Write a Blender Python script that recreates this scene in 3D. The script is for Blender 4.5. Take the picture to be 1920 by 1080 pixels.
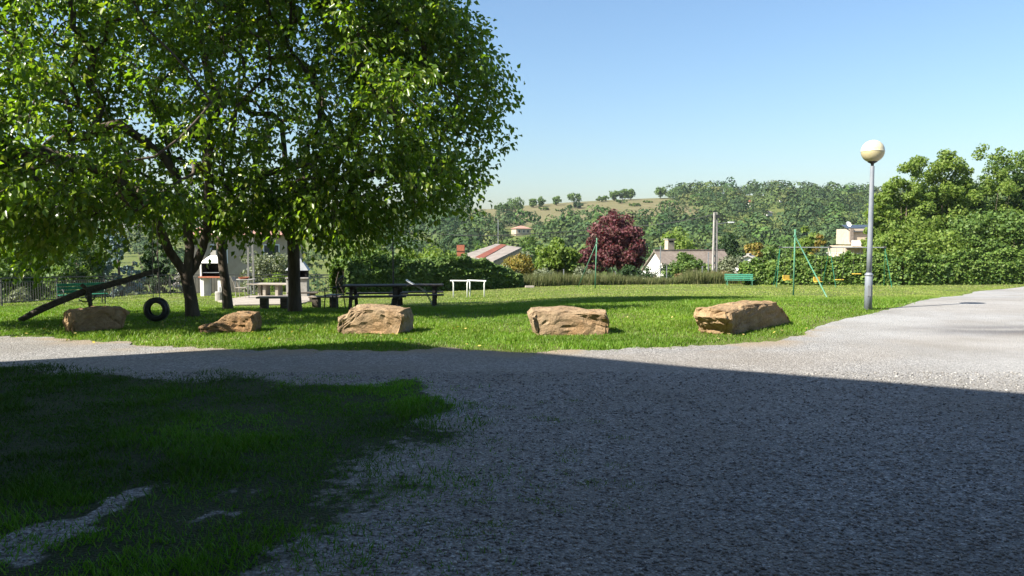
import bpy, math, random
import numpy as np
from mathutils import Vector, Matrix
random.seed(7); rng = np.random.default_rng(11)
S = bpy.context.scene
for o in list(bpy.data.objects): bpy.data.objects.remove(o)
COL = S.collection
# ---------------------------------------------------------------- camera, world, sun, exposure
FPX = 1400.0; PITCH = math.atan(90/FPX); EYE = 1.6
cam = bpy.data.cameras.new('camera'); camo = bpy.data.objects.new('camera', cam); COL.objects.link(camo)
cam.sensor_width = 36; cam.lens = FPX/1920*36; cam.clip_start = .05; cam.clip_end = 4000
camo.location = (0, 0, EYE); camo.rotation_euler = (math.pi/2-PITCH, 0, 0); S.camera = camo
SUN_EL = math.radians(42); SUN_AZ = math.atan2(-.885, -.465)      # compass direction towards the sun (from +Y, clockwise)
W = bpy.data.worlds.new('World'); S.world = W; W.use_nodes = True
nt = W.node_tree; bg = nt.nodes['Background']
sky = nt.nodes.new('ShaderNodeTexSky'); sky.sky_type = 'NISHITA'; sky.sun_disc = False
sky.sun_elevation = SUN_EL; sky.sun_rotation = SUN_AZ % (2*math.pi)
sky.air_density = 1.4; sky.dust_density = 1.2; sky.ozone_density = 6.5; sky.altitude = 0
nt.links.new(sky.outputs[0], bg.inputs[0]); bg.inputs[1].default_value = .063
sl = bpy.data.lights.new('sun', 'SUN'); sl.energy = 5; sl.angle = math.radians(.5); sl.color = (1, .94, .83)
slo = bpy.data.objects.new('sun', sl); COL.objects.link(slo)
to_sun = Vector((math.sin(SUN_AZ)*math.cos(SUN_EL), math.cos(SUN_AZ)*math.cos(SUN_EL), math.sin(SUN_EL)))
slo.rotation_euler = to_sun.to_track_quat('Z', 'Y').to_euler(); slo.location = (-20, -10, 30)
S.view_settings.view_transform = 'Standard'; S.view_settings.look = 'None'; S.view_settings.gamma = 1
S.view_settings.exposure = 1.6; S.view_settings.use_curve_mapping = False
S.cycles.max_bounces = 6; S.cycles.diffuse_bounces = 3; S.cycles.glossy_bounces = 2; S.cycles.transmission_bounces = 4
S.cycles.use_denoising = True
# ---------------------------------------------------------------- ground height and placing helpers
LP = np.array([(9,0),(14,-.1),(19,-.3),(25,-.62),(31,-.85),(37,-1.06),(45,-1.2),(60,-1.25)])
RP = np.array([(14,0),(20,-.05),(25,-.32),(30,-.65),(40,-1.0),(48,-1.15),(60,-1.2)])
EDGE = np.array([(-60,20),(-18.6,24.0),(-17.4,36),(-9,38.5),(-4,42),(1.5,43),(12,45.5),(40,47.5),(80,48)])
RIDGE = np.array([(-400,0),(-200,10),(-120,16),(-60,19),(-21,22),(20,26),(70,29),(125,31),(160,32),(230,29),(400,25)])
def sst(a, b, x):
    t = np.clip((x-a)/(b-a), 0, 1); return t*t*(3-2*t)
def gz(X, Y):
    X = np.asarray(X, float); Y = np.asarray(Y, float)
    e = np.interp(X, EDGE[:,0], EDGE[:,1]); Yc = np.minimum(Y, e+1.0)
    s = sst(-3, 5, X)
    z = np.interp(Yc, LP[:,0], LP[:,1])*(1-s) + np.interp(Yc, RP[:,0], RP[:,1])*s
    dY = np.maximum(0, Y-e-1.0)
    z = z - 9*(1-np.exp(-dY/38))
    t = np.clip((Y-150)/350, 0, 1)
    z = z + (np.interp(X, RIDGE[:,0], RIDGE[:,1])+10)*t**1.3
    z = z - .03*np.maximum(0, Y-510)
    return z
def g1(x, y): return float(gz(x, y))
def ray(px, py):
    a = (px-960)/FPX; b = (540-py)/FPX
    return a, math.cos(PITCH)+b*math.sin(PITCH), -math.sin(PITCH)+b*math.cos(PITCH)
def G(px, py):          # where the line of sight through a photo pixel meets the ground
    d = ray(px, py); t = 2.0
    while EYE+d[2]*t > g1(d[0]*t, d[1]*t) and t < 600: t += .02
    return Vector((d[0]*t, d[1]*t, g1(d[0]*t, d[1]*t)))
def P(px, py, Y):
    d = ray(px, py); t = Y/d[1]; return Vector((d[0]*t, Y, EYE+d[2]*t))
def hsh(ix, iy, seed):
    h = (ix*374761393 + iy*668265263 + seed*1442695041) & 0xffffffff
    h = ((h ^ (h >> 13))*1274126177) & 0xffffffff
    return ((h ^ (h >> 16)) & 0xffff)/65535.0
def vnoise(x, y, seed=0):
    x = np.asarray(x, float); y = np.asarray(y, float)
    ix = np.floor(x).astype(np.int64); iy = np.floor(y).astype(np.int64); fx = x-ix; fy = y-iy
    fx = fx*fx*(3-2*fx); fy = fy*fy*(3-2*fy)
    return (hsh(ix,iy,seed)*(1-fx)+hsh(ix+1,iy,seed)*fx)*(1-fy)+(hsh(ix,iy+1,seed)*(1-fx)+hsh(ix+1,iy+1,seed)*fx)*fy
def fbm(x, y, seed=0, o=4):
    r = 0; a = .5; x = np.asarray(x,float); y = np.asarray(y,float)
    for i in range(o): r = r + a*vnoise(x*2**i, y*2**i, seed+i*17); a *= .5
    return r/(1-.5**o)
# ---------------------------------------------------------------- materials
def newmat(name):
    m = bpy.data.materials.new(name); m.use_nodes = True; return m, m.node_tree, m.node_tree.nodes['Principled BSDF']
def nd(t, typ, **kw):
    n = t.nodes.new(typ)
    for k, v in kw.items(): setattr(n, k, v)
    return n
def noise(t, scale, detail=5, rough=.6, vec=None):
    n = nd(t, 'ShaderNodeTexNoise'); n.inputs['Scale'].default_value = scale; n.inputs['Detail'].default_value = detail; n.inputs['Roughness'].default_value = rough
    if vec is not None: t.links.new(vec, n.inputs['Vector'])
    return n
def objco(t): return nd(t, 'ShaderNodeTexCoord').outputs['Object']
def mixc(t, fac, a, b, blend='MIX'):
    m = nd(t, 'ShaderNodeMix', data_type='RGBA', blend_type=blend)
    for s, v in ((0, fac), (6, a), (7, b)):
        if isinstance(v, (tuple, list)): m.inputs[s].default_value = (*v, 1) if len(v) == 3 else v
        elif isinstance(v, (int, float)): m.inputs[s].default_value = v
        else: t.links.new(v, m.inputs[s])
    return m.outputs[2]
def ramp(t, fac, stops):
    r = nd(t, 'ShaderNodeValToRGB'); t.links.new(fac, r.inputs[0])
    e = r.color_ramp.elements
    while len(e) < len(stops): e.new(.5)
    for i, (p, c) in enumerate(stops): e[i].position = p; e[i].color = (*c, 1) if isinstance(c, (tuple, list)) else (c, c, c, 1)
    return r.outputs[0]
def bump(t, h, strength, dist, b):
    n = nd(t, 'ShaderNodeBump'); n.inputs['Strength'].default_value = strength; n.inputs['Distance'].default_value = dist
    t.links.new(h, n.inputs['Height']); t.links.new(n.outputs[0], b.inputs['Normal'])
def rough_mat(name, c1, c2, scale=4, rough=.75, bs=0, bscale=30, bdist=.01, spec=.3, metal=0, dirt=None, stretch=None):
    m, t, b = newmat(name); v = objco(t)
    if stretch:
        mp = nd(t, 'ShaderNodeMapping'); mp.inputs['Scale'].default_value = stretch; t.links.new(v, mp.inputs[0]); v = mp.outputs[0]
    n = noise(t, scale, 6, .65, v); c = mixc(t, ramp(t, n.outputs[0], [(.35, 0.), (.65, 1.)]), c1, c2)
    if dirt:
        n3 = noise(t, scale*.4, 4, .7, v); c = mixc(t, ramp(t, n3.outputs[0], [(.5, 0.), (.7, .8)]), c, dirt)
    t.links.new(c, b.inputs['Base Color']); b.inputs['Roughness'].default_value = rough; b.inputs['Metallic'].default_value = metal
    b.inputs['Specular IOR Level'].default_value = spec
    if bs: bump(t, noise(t, bscale, 6, .7, v).outputs[0], bs, bdist, b)
    return m
def leaf_mat(name, cols, trans=.35, rough=.45, spec=.4, tcol=None, tint=False):
    m, t, b = newmat(name); geo = nd(t, 'ShaderNodeNewGeometry')
    n = len(cols); c = ramp(t, geo.outputs['Random Per Island'], [(i/(n-1), k) for i, k in enumerate(cols)])
    if tint:
        at = nd(t, 'ShaderNodeAttribute', attribute_name='tint'); c = mixc(t, 1., c, at.outputs['Color'], 'MULTIPLY')
    t.links.new(c, b.inputs['Base Color']); b.inputs['Roughness'].default_value = rough; b.inputs['Specular IOR Level'].default_value = spec
    tr = nd(t, 'ShaderNodeBsdfTranslucent'); k = mixc(t, 1., c, tcol or (1.5, 1.6, .7), 'MULTIPLY'); t.links.new(k, tr.inputs[0])
    mx = nd(t, 'ShaderNodeMixShader'); mx.inputs[0].default_value = trans
    t.links.new(b.outputs[0], mx.inputs[1]); t.links.new(tr.outputs[0], mx.inputs[2])
    t.links.new(mx.outputs[0], t.nodes['Material Output'].inputs[0]); return m
M = {}
M['bark'] = rough_mat('bark', (.05,.038,.028), (.115,.09,.068), 6, .9, .8, 18, .03, stretch=(1,1,.25))
M['leaf'] = leaf_mat('broad_leaf', [(.06,.115,.014),(.10,.175,.018),(.15,.225,.025),(.085,.155,.016),(.215,.25,.035)], .5, .32, .5, (1.7,1.8,.5))
M['wood_dark'] = rough_mat('weathered_wood', (.05,.04,.03), (.12,.10,.08), 5, .8, .4, 30, .01, stretch=(.6,6,6))
M['wood_grey'] = rough_mat('grey_wood', (.16,.13,.10), (.32,.28,.23), 5, .8, .4, 30, .01, stretch=(1,5,5))
M['green_paint'] = rough_mat('green_paint', (.012,.10,.055), (.02,.15,.08), 6, .45, 0)
M['green_worn'] = rough_mat('worn_green_paint', (.04,.15,.085), (.07,.21,.125), 9, .6, 0, dirt=(.16,.2,.16))
M['green_bench'] = rough_mat('bench_green_paint', (.03,.16,.10), (.06,.23,.15), 9, .5, 0)
M['metal_dark'] = rough_mat('dark_iron', (.02,.022,.02), (.05,.05,.045), 9, .55, 0, spec=.5)
M['metal_grey'] = rough_mat('galvanised_steel', (.20,.21,.22), (.28,.29,.30), 5, .45, 0, spec=.5, metal=.3)
M['lamp_grey'] = rough_mat('grey_painted_steel', (.15,.17,.20), (.20,.22,.25), 3, .45, 0, spec=.4, dirt=(.24,.25,.26))
M['white'] = rough_mat('white_paint', (.72,.72,.70), (.82,.82,.80), 6, .5, 0)
M['rubber'] = rough_mat('black_rubber', (.012,.012,.013), (.03,.03,.03), 12, .5, 0, spec=.4)
M['concrete'] = rough_mat('concrete', (.22,.205,.185), (.33,.315,.29), 5, .85, .3, 40, .01)
M['stone_slab'] = rough_mat('pale_stone', (.22,.19,.155), (.32,.285,.24), 4, .85, .3, 25, .01)
M['plaster_white'] = rough_mat('white_plaster', (.55,.54,.51), (.65,.64,.61), 2, .85, .15, 30, .01)
M['plaster_cream'] = rough_mat('cream_plaster', (.36,.29,.21), (.44,.365,.28), 1.5, .85, .1, 30, .01)
M['soot'] = rough_mat('soot', (.006,.005,.005), (.02,.017,.015), 6, .95, 0)
M['terracotta'] = rough_mat('terracotta', (.24,.075,.04), (.32,.12,.065), 8, .8, .2, 40, .01)
M['glass_dark'] = rough_mat('window_glass', (.03,.035,.04), (.05,.055,.06), 2, .15, 0, spec=.6)
M['chain'] = M['metal_dark']
M['yellow'] = rough_mat('yellow_plastic', (.46,.31,.04), (.55,.38,.06), 5, .5, 0)
M['rope'] = rough_mat('grey_rope', (.18,.16,.13), (.28,.25,.2), 20, .9, 0)
def roof_mat(name, c1, c2, rows=3.2, axis=1):
    m, t, b = newmat(name); v = objco(t)
    w = nd(t, 'ShaderNodeTexWave', bands_direction='XYZ'[axis]); w.inputs['Scale'].default_value = rows; w.inputs['Distortion'].default_value = .6; w.inputs['Detail'].default_value = 2
    t.links.new(v, w.inputs[0]); n = noise(t, 2.2, 7, .7, v)
    c = mixc(t, ramp(t, n.outputs[0], [(.35, 0.), (.65, 1.)]), c1, c2); c = mixc(t, ramp(t, w.outputs[1], [(0., .55), (.35, 0.)]), c, (.06,.05,.04))
    t.links.new(c, b.inputs[0]); b.inputs['Roughness'].default_value = .85; bump(t, w.outputs[1], .6, .05, b); return m
M['roof_brown'] = roof_mat('brown_roof_tiles', (.16,.125,.10), (.25,.205,.17))
M['roof_grey'] = roof_mat('grey_roof_sheets', (.20,.17,.145), (.28,.245,.21), .5)
M['roof_red'] = roof_mat('red_roof_tiles', (.16,.04,.02), (.22,.06,.03), .7)
M['roof_pink'] = roof_mat('pink_roof_tiles', (.34,.17,.125), (.42,.24,.18), 2)
# boulder stone
def stone_mat():
    m, t, b = newmat('sandstone'); v = objco(t)
    n = noise(t, 2.6, 8, .68, v); n2 = noise(t, 14, 8, .75, v); n3 = noise(t, 1.1, 3, .5, v)
    c = ramp(t, n.outputs[0], [(.28, (.17,.115,.065)), (.45, (.28,.195,.11)), (.6, (.35,.255,.15)), (.75, (.33,.275,.20))])
    c = mixc(t, ramp(t, n3.outputs[0], [(.52, 0.), (.68, .6)]), c, (.37,.20,.08))
    c = mixc(t, ramp(t, n2.outputs[0], [(.5, 0.), (.75, .65)]), c, (.09,.06,.036))
    oi = nd(t, 'ShaderNodeObjectInfo'); c = mixc(t, 1., c, ramp(t, oi.outputs['Random'], [(0., (.78,.72,.68)), (.5, (1.05,1.,.95)), (1., (.95,.98,1.08))]), 'MULTIPLY')
    ln = noise(t, 6, 4, .7, v); c = mixc(t, ramp(t, ln.outputs[0], [(.66, 0.), (.72, .5)]), c, (.30,.30,.26))
    t.links.new(c, b.inputs[0]); b.inputs['Roughness'].default_value = .9; b.inputs['Specular IOR Level'].default_value = .2
    ad = nd(t, 'ShaderNodeMath', operation='ADD'); t.links.new(n2.outputs[0], ad.inputs[0])
    vo = nd(t, 'ShaderNodeTexNoise'); vo.inputs['Scale'].default_value = 5; vo.inputs['Detail'].default_value = 10; vo.inputs['Roughness'].default_value = .75; t.links.new(v, vo.inputs[0])
    t.links.new(vo.outputs[0], ad.inputs[1]); bump(t, ad.outputs[0], .9, .05, b); return m
M['sandstone'] = stone_mat()
# ground: soil and short turf
def ground_mat():
    m, t, b = newmat('turf_soil'); v = objco(t)
    n = noise(t, .35, 6, .6, v); n2 = noise(t, 5, 6, .7, v); n3 = noise(t, 45, 3, .7, v)
    c = mixc(t, ramp(t, n.outputs[0], [(.38, 0.), (.62, 1.)]), (.075,.115,.02), (.13,.145,.045))
    c = mixc(t, ramp(t, n2.outputs[0], [(.45, 0.), (.7, .5)]), c, (.17,.14,.07))
    c = mixc(t, ramp(t, n3.outputs[0], [(.4, .45), (.6, 0.)]), c, (.03,.05,.01))
    at = nd(t, 'ShaderNodeAttribute', attribute_name='field'); wv = nd(t, 'ShaderNodeTexWave', bands_direction='Y'); wv.inputs['Scale'].default_value = .045; wv.inputs['Distortion'].default_value = 6; wv.inputs['Detail'].default_value = 4; t.links.new(v, wv.inputs[0])
    fc = mixc(t, ramp(t, wv.outputs[1], [(.25, 0.), (.75, 1.)]), (.085,.09,.036), (.17,.135,.08)); c = mixc(t, at.outputs['Fac'], c, fc)
    t.links.new(c, b.inputs[0]); b.inputs['Roughness'].default_value = .95; b.inputs['Specular IOR Level'].default_value = .1
    bump(t, n3.outputs[0], .6, .04, b); return m
M['ground'] = ground_mat()
def gravel_mat():
    m, t, b = newmat('gravel'); v = objco(t)
    vo = nd(t, 'ShaderNodeTexVoronoi', feature='F1'); vo.inputs['Scale'].default_value = 56; t.links.new(v, vo.inputs['Vector'])
    vo2 = nd(t, 'ShaderNodeTexVoronoi', feature='F1'); vo2.inputs['Scale'].default_value = 24; t.links.new(v, vo2.inputs['Vector'])
    sep = nd(t, 'ShaderNodeSeparateColor'); t.links.new(vo.outputs['Color'], sep.inputs[0])
    sep2 = nd(t, 'ShaderNodeSeparateColor'); t.links.new(vo2.outputs['Color'], sep2.inputs[0])
    stones = ramp(t, sep.outputs[0], [(0., (.06,.058,.056)), (.3, (.17,.168,.166)), (.65, (.28,.275,.27)), (.88, (.38,.37,.36)), (1., (.60,.59,.57))])
    stones = mixc(t, .35, stones, ramp(t, sep2.outputs[1], [(0., (.11,.108,.105)), (.5, (.27,.26,.25)), (1., (.40,.385,.365))]))
    dark = ramp(t, vo.outputs['Distance'], [(.35, 0.), (.75, .5)])
    stones = mixc(t, dark, stones, (.10,.09,.08))
    fine = noise(t, 160, 3, .7, v); big = noise(t, .5, 5, .6, v)
    road = mixc(t, ramp(t, fine.outputs[0], [(.3, 0.), (.7, 1.)]), (.27,.267,.262), (.345,.34,.333))
    ar = nd(t, 'ShaderNodeAttribute', attribute_name='road'); c = mixc(t, ar.outputs['Fac'], stones, road)
    c = mixc(t, ramp(t, big.outputs[0], [(.35, .5), (.6, 0.)]), c, (.15,.135,.115))
    ast = nd(t, 'ShaderNodeAttribute', attribute_name='stain'); c = mixc(t, ast.outputs['Fac'], c, (.085,.08,.085))
    adi = nd(t, 'ShaderNodeAttribute', attribute_name='dirt'); c = mixc(t, adi.outputs['Fac'], c, (.25,.195,.13))
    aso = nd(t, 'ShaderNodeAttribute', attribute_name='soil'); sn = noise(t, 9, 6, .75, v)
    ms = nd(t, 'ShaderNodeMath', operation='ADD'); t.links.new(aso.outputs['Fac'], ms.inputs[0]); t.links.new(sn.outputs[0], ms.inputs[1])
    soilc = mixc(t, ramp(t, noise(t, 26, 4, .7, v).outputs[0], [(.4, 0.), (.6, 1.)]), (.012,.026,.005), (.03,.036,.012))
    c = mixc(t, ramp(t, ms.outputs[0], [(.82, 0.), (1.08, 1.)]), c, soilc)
    t.links.new(c, b.inputs[0]); b.inputs['Roughness'].default_value = .85; b.inputs['Specular IOR Level'].default_value = .25
    h = nd(t, 'ShaderNodeMath', operation='MULTIPLY'); h.inputs[1].default_value = -1; t.links.new(vo.outputs['Distance'], h.inputs[0])
    bump(t, h.outputs[0], .8, .02, b); return m
M['gravel'] = gravel_mat()
M['pebble'] = leaf_mat('pebble', [(.09,.086,.082),(.20,.196,.19),(.28,.275,.265),(.15,.14,.13),(.42,.41,.395)], 0., .8, .3)
M['grass'] = leaf_mat('grass_blade', [(.08,.165,.012),(.12,.22,.016),(.10,.195,.014),(.155,.24,.03),(.18,.205,.05)], .35, .5, .25, (1.3,1.5,.6), tint=True)
M['dry_grass'] = leaf_mat('dry_grass_blade', [(.10,.125,.04),(.16,.165,.07),(.085,.12,.035),(.21,.19,.10)], .3, .6, .2, (1.2,1.2,.8))
# ---------------------------------------------------------------- mesh helpers
class MB:
    def __init__(s): s.v = []; s.f = []
    def add(s, vs, fs):
        n = len(s.v); s.v += [tuple(v) for v in vs]; s.f += [tuple(i+n for i in f) for f in fs]; return s
    def box(s, c, d, rot=None):
        vs = [Vector((x*d[0]/2, y*d[1]/2, z*d[2]/2)) for x in (-1,1) for y in (-1,1) for z in (-1,1)]
        if rot is not None: vs = [rot @ v for v in vs]
        return s.add([v+Vector(c) for v in vs], [(0,1,3,2),(4,6,7,5),(0,4,5,1),(2,3,7,6),(0,2,6,4),(1,5,7,3)])
    def beam(s, a, b, w, h, up=(0,0,1)):
        a = Vector(a); b = Vector(b); x = (b-a).normalized(); u = Vector(up)
        if abs(x.dot(u)) > .98: u = Vector((0,1,0))
        y = u.cross(x).normalized(); z = x.cross(y)
        return s.box((a+b)/2, ((b-a).length, w, h), Matrix((x, y, z)).transposed())
    def tube(s, pts, r, n=8, cap=True):
        pts = [Vector(p) for p in pts]; k = len(pts); rs = r if isinstance(r, (list, tuple)) else [r]*k
        rings = []; prev = None
        for i, p in enumerate(pts):
            d = (pts[min(i+1, k-1)]-pts[max(i-1, 0)])
            d = d.normalized() if d.length > 1e-9 else Vector((0,0,1))
            if prev is None: u = d.orthogonal().normalized()
            else: u = prev - d*prev.dot(d); u = u.normalized() if u.length > 1e-6 else d.orthogonal().normalized()
            prev = u; w = d.cross(u)
            rings.append([p+(u*math.cos(2*math.pi*j/n)+w*math.sin(2*math.pi*j/n))*rs[i] for j in range(n)])
        fs = [(i*n+j, i*n+(j+1) % n, (i+1)*n+(j+1) % n, (i+1)*n+j) for i in range(k-1) for j in range(n)]
        if cap: fs += [tuple(reversed(range(n))), tuple((k-1)*n+j for j in range(n))]
        return s.add([v for rr in rings for v in rr], fs)
    def lathe(s, prof, n=24, c=(0,0,0)):
        k = len(prof); vs = [(c[0]+r*math.cos(2*math.pi*j/n), c[1]+r*math.sin(2*math.pi*j/n), c[2]+z) for r, z in prof for j in range(n)]
        fs = [(i*n+j, i*n+(j+1) % n, (i+1)*n+(j+1) % n, (i+1)*n+j) for i in range(k-1) for j in range(n)]
        fs += [tuple(reversed(range(n))), tuple((k-1)*n+j for j in range(n))]
        return s.add(vs, fs)
    def prism(s, poly, z0, z1):
        n = len(poly); return s.add([(x, y, z0) for x, y in poly]+[(x, y, z1) for x, y in poly],
            [tuple(reversed(range(n))), tuple(range(n, 2*n))]+[(i, (i+1) % n, n+(i+1) % n, n+i) for i in range(n)])
    def build(s, name, mat, parent=None, smooth=False, bevel=0):
        me = bpy.data.meshes.new(name); me.from_pydata(s.v, [], s.f); me.materials.append(mat); me.validate()
        if smooth: me.polygons.foreach_set('use_smooth', [True]*len(me.polygons))
        o = bpy.data.objects.new(name, me); COL.objects.link(o)
        if parent: o.parent = parent
        if bevel:
            b = o.modifiers.new('bevel', 'BEVEL'); b.width = bevel; b.segments = 2; b.limit_method = 'ANGLE'
        return o
def npmesh(name, V, F, mat, parent=None, attrs=None, smooth=False):
    V = np.asarray(V, np.float32); F = np.asarray(F, np.int32); n, k = F.shape
    me = bpy.data.meshes.new(name); me.vertices.add(len(V)); me.vertices.foreach_set('co', V.ravel())
    me.loops.add(n*k); me.loops.foreach_set('vertex_index', F.ravel()); me.polygons.add(n)
    me.polygons.foreach_set('loop_start', np.arange(0, n*k, k, dtype=np.int32))
    me.update(calc_edges=True)
    for a, val in (attrs or {}).items():
        val = np.asarray(val, np.float32)
        if val.ndim == 2:
            at = me.attributes.new(a, 'FLOAT_COLOR', 'POINT'); c = np.ones((len(V), 4), np.float32); c[:, :3] = val; at.data.foreach_set('color', c.ravel())
        else: at = me.attributes.new(a, 'FLOAT', 'POINT'); at.data.foreach_set('value', val)
    if smooth: me.polygons.foreach_set('use_smooth', np.ones(n, bool))
    me.materials.append(mat); o = bpy.data.objects.new(name, me); COL.objects.link(o)
    if parent: o.parent = parent
    return o
def thing(name, label, cat, loc=(0,0,0), rz=0, group=None):
    o = bpy.data.objects.new(name, None); COL.objects.link(o); o.empty_display_size = .2
    o.location = loc; o.rotation_euler = (0, 0, rz); return tag(o, label, cat, group)
def tag(o, label, cat, group=None):
    o['label'] = label; o['category'] = cat
    if group: o['group'] = group
    return o
def struct(o): o['kind'] = 'structure'; return o
def stuff(o, label, cat): o['kind'] = 'stuff'; o['label'] = label; o['category'] = cat; return o
def dup(o, loc, rz, label):
    c = o.copy(); COL.objects.link(c); c.location = loc; c.rotation_euler = (0, 0, rz); c['label'] = label
    for ch in list(o.children):
        d = ch.copy(); COL.objects.link(d); d.parent = c
        for k in list(ch.children):
            e = k.copy(); COL.objects.link(e); e.parent = d
    return c
def unit(a): return a/np.maximum(np.linalg.norm(a, axis=1, keepdims=True), 1e-9)
def leaf_quads(C, D, N, L, Wd, fold=.25):
    """leaves: base at C, pointing along D, facing N, folded along the midrib; two triangles each"""
    D = unit(D); N = unit(N - D*(N*D).sum(1, keepdims=True)); B = np.cross(D, N); n = len(C)
    L = np.broadcast_to(L, n)[:, None]; Wd = np.broadcast_to(Wd, n)[:, None]
    mid = C+D*L*.42+N*L*.05; lift = N*Wd*fold
    V = np.stack([C, mid+B*Wd*.5+lift, C+D*L-N*L*.10, mid-B*Wd*.5+lift], 1).reshape(-1, 3)
    i = np.arange(n)[:, None]*4
    return V, np.concatenate([i+np.array([[0,1,2]]), i+np.array([[0,2,3]])], 0)
def card_quads(C, N, size):
    n = len(C); R = rng.normal(size=(n, 3)); N = unit(N); D = unit(np.cross(N, R)); B = np.cross(N, D); s = np.broadcast_to(size, n)[:, None]
    V = np.stack([C-D*s*.6, C+B*s*.42+N*s*.1, C+D*s*.6, C-B*s*.42-N*s*.1], 1).reshape(-1, 3)
    return V, np.arange(n)[:, None]*4+np.array([[0,1,2,3]])
# ================================================================ THE SETTING
# --- terrain
def axis(lo, hi, near_lo, near_hi, step, grow):
    a = list(np.arange(near_lo, near_hi, step)); s = step
    while a[-1] < hi: s *= grow; a.append(a[-1]+s)
    s = step
    while a[0] > lo: s *= grow; a.insert(0, a[0]-s)
    return np.array(a)
xs = axis(-480, 520, -20, 34, .5, 1.09); ys = axis(-60, 700, -4, 52, .5, 1.06)
XX, YY = np.meshgrid(xs, ys); ZZ = gz(XX, YY)
ZZ = ZZ - .012*(YY < 50)*0
fieldmask = sst(0, .15, vnoise(XX*.02, YY*.05, 5)-.0)*sst(345, 375, YY)*(1-sst(500, 540, YY))*sst(-30, -22, XX)*(1-sst(98, 112, XX))
fieldmask = np.maximum(fieldmask, sst(405, 410, YY)*(1-sst(416, 422, YY))*sst(22, 26, XX)*(1-sst(48, 54, XX)))
idx = np.arange(XX.size).reshape(XX.shape)
F = np.stack([idx[:-1,:-1], idx[:-1,1:], idx[1:,1:], idx[1:,:-1]], -1).reshape(-1, 4)
struct(npmesh('ground', np.stack([XX, YY, ZZ], -1).reshape(-1, 3), F, M['ground'], None, {'field': fieldmask.ravel()*.9}, True))
# --- gravel yard and road, one sheet
edge_px = [(-120,628),(0,632),(60,634),(120,634),(200,642),(330,652),(480,657),(600,659),(860,657),(1000,660),(1200,656),(1350,649),(1440,640),(1500,625),(1560,606),(1640,587),(1700,573),(1760,559),(1830,547),(1920,538)]
EP = np.array([G(*q)[:2] for q in edge_px])
EP = np.vstack([[[-30, 13.5]], EP, [[45, 46.5]]])
def yard_y(X):
    w = .42*(fbm(X*1.6, X*0+3.3, 3)-.5)*2+.18*(vnoise(X*7, X*0, 9)-.5)+.08*(vnoise(X*19, X*0, 10)-.5)
    return np.interp(X, EP[:,0], EP[:,1])+w*np.where(X > 5, .45, 1)
FGP = [(-300,684),(0,687),(170,698),(500,712),(760,722),(850,737),(880,768),(845,800),(800,832),(730,880),(660,960),(560,1080)]
FG = np.array([G(*q)[:2] for q in FGP]+[Vector((-1.6, 2.0, 0)).xy, Vector((-9, 2.0, 0)).xy, Vector((-9.2, 9.4, 0)).xy])
def sdist(X, Y, poly):
    X = np.asarray(X); Y = np.asarray(Y); d = np.full(X.shape, 1e9); ins = np.zeros(X.shape, bool); n = len(poly)
    for i in range(n):
        a = poly[i]; b = poly[(i+1) % n]; e = b-a; t = np.clip(((X-a[0])*e[0]+(Y-a[1])*e[1])/(e@e+1e-12), 0, 1)
        d = np.minimum(d, np.hypot(X-a[0]-t*e[0], Y-a[1]-t*e[1]))
        c = ((a[1] > Y) != (b[1] > Y)); ins ^= c & (X < (b[0]-a[0])*(Y-a[1])/(b[1]-a[1]+1e-12)+a[0])
    return np.where(ins, d, -d)
BARE = [(G(255,918), .15), (G(215,945), .10), (G(130,990), .14), (G(50,1030), .2), (G(620,785), .07), (G(160,1040), .12), (G(430,970), .03)]
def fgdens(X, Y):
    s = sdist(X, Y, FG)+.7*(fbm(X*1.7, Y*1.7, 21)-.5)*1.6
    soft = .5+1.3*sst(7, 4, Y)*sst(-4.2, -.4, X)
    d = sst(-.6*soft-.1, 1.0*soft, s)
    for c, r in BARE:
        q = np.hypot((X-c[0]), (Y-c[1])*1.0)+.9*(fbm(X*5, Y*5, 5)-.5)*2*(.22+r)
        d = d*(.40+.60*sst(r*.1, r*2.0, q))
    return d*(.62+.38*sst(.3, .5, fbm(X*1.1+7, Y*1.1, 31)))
gx = np.concatenate([np.linspace(-30, -9.2, 60), np.linspace(-9, 9, 300), np.linspace(9.2, 45, 140)])
gt = np.linspace(0, 1, 220)
GX = np.repeat(gx[None], len(gt), 0); Y1 = yard_y(gx); GY = -14+(Y1[None]+14)*(gt[:, None]**.8)
GZ = gz(GX, GY)+.014
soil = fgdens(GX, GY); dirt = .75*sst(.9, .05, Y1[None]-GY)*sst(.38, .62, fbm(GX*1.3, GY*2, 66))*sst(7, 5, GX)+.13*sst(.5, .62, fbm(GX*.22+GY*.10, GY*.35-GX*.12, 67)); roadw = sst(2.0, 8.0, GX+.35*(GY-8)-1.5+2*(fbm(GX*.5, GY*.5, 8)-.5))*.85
sp = G(1890, 622); stain = .85*sst(1.15, .15, np.hypot((GX-sp[0]-.9)/3.2, (GY-sp[1])/1.1))*sst(.3, .6, fbm(GX*.9, GY*2.2, 77))
idx = np.arange(GX.size).reshape(GX.shape); F = np.stack([idx[:-1,:-1], idx[:-1,1:], idx[1:,1:], idx[1:,:-1]], -1).reshape(-1, 4)
struct(npmesh('gravel_yard', np.stack([GX, GY, GZ], -1).reshape(-1, 3), F, M['gravel'], None, {'dirt': dirt.ravel(), 'soil': soil.ravel(), 'road': roadw.ravel(), 'stain': stain.ravel()}, True))
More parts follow.
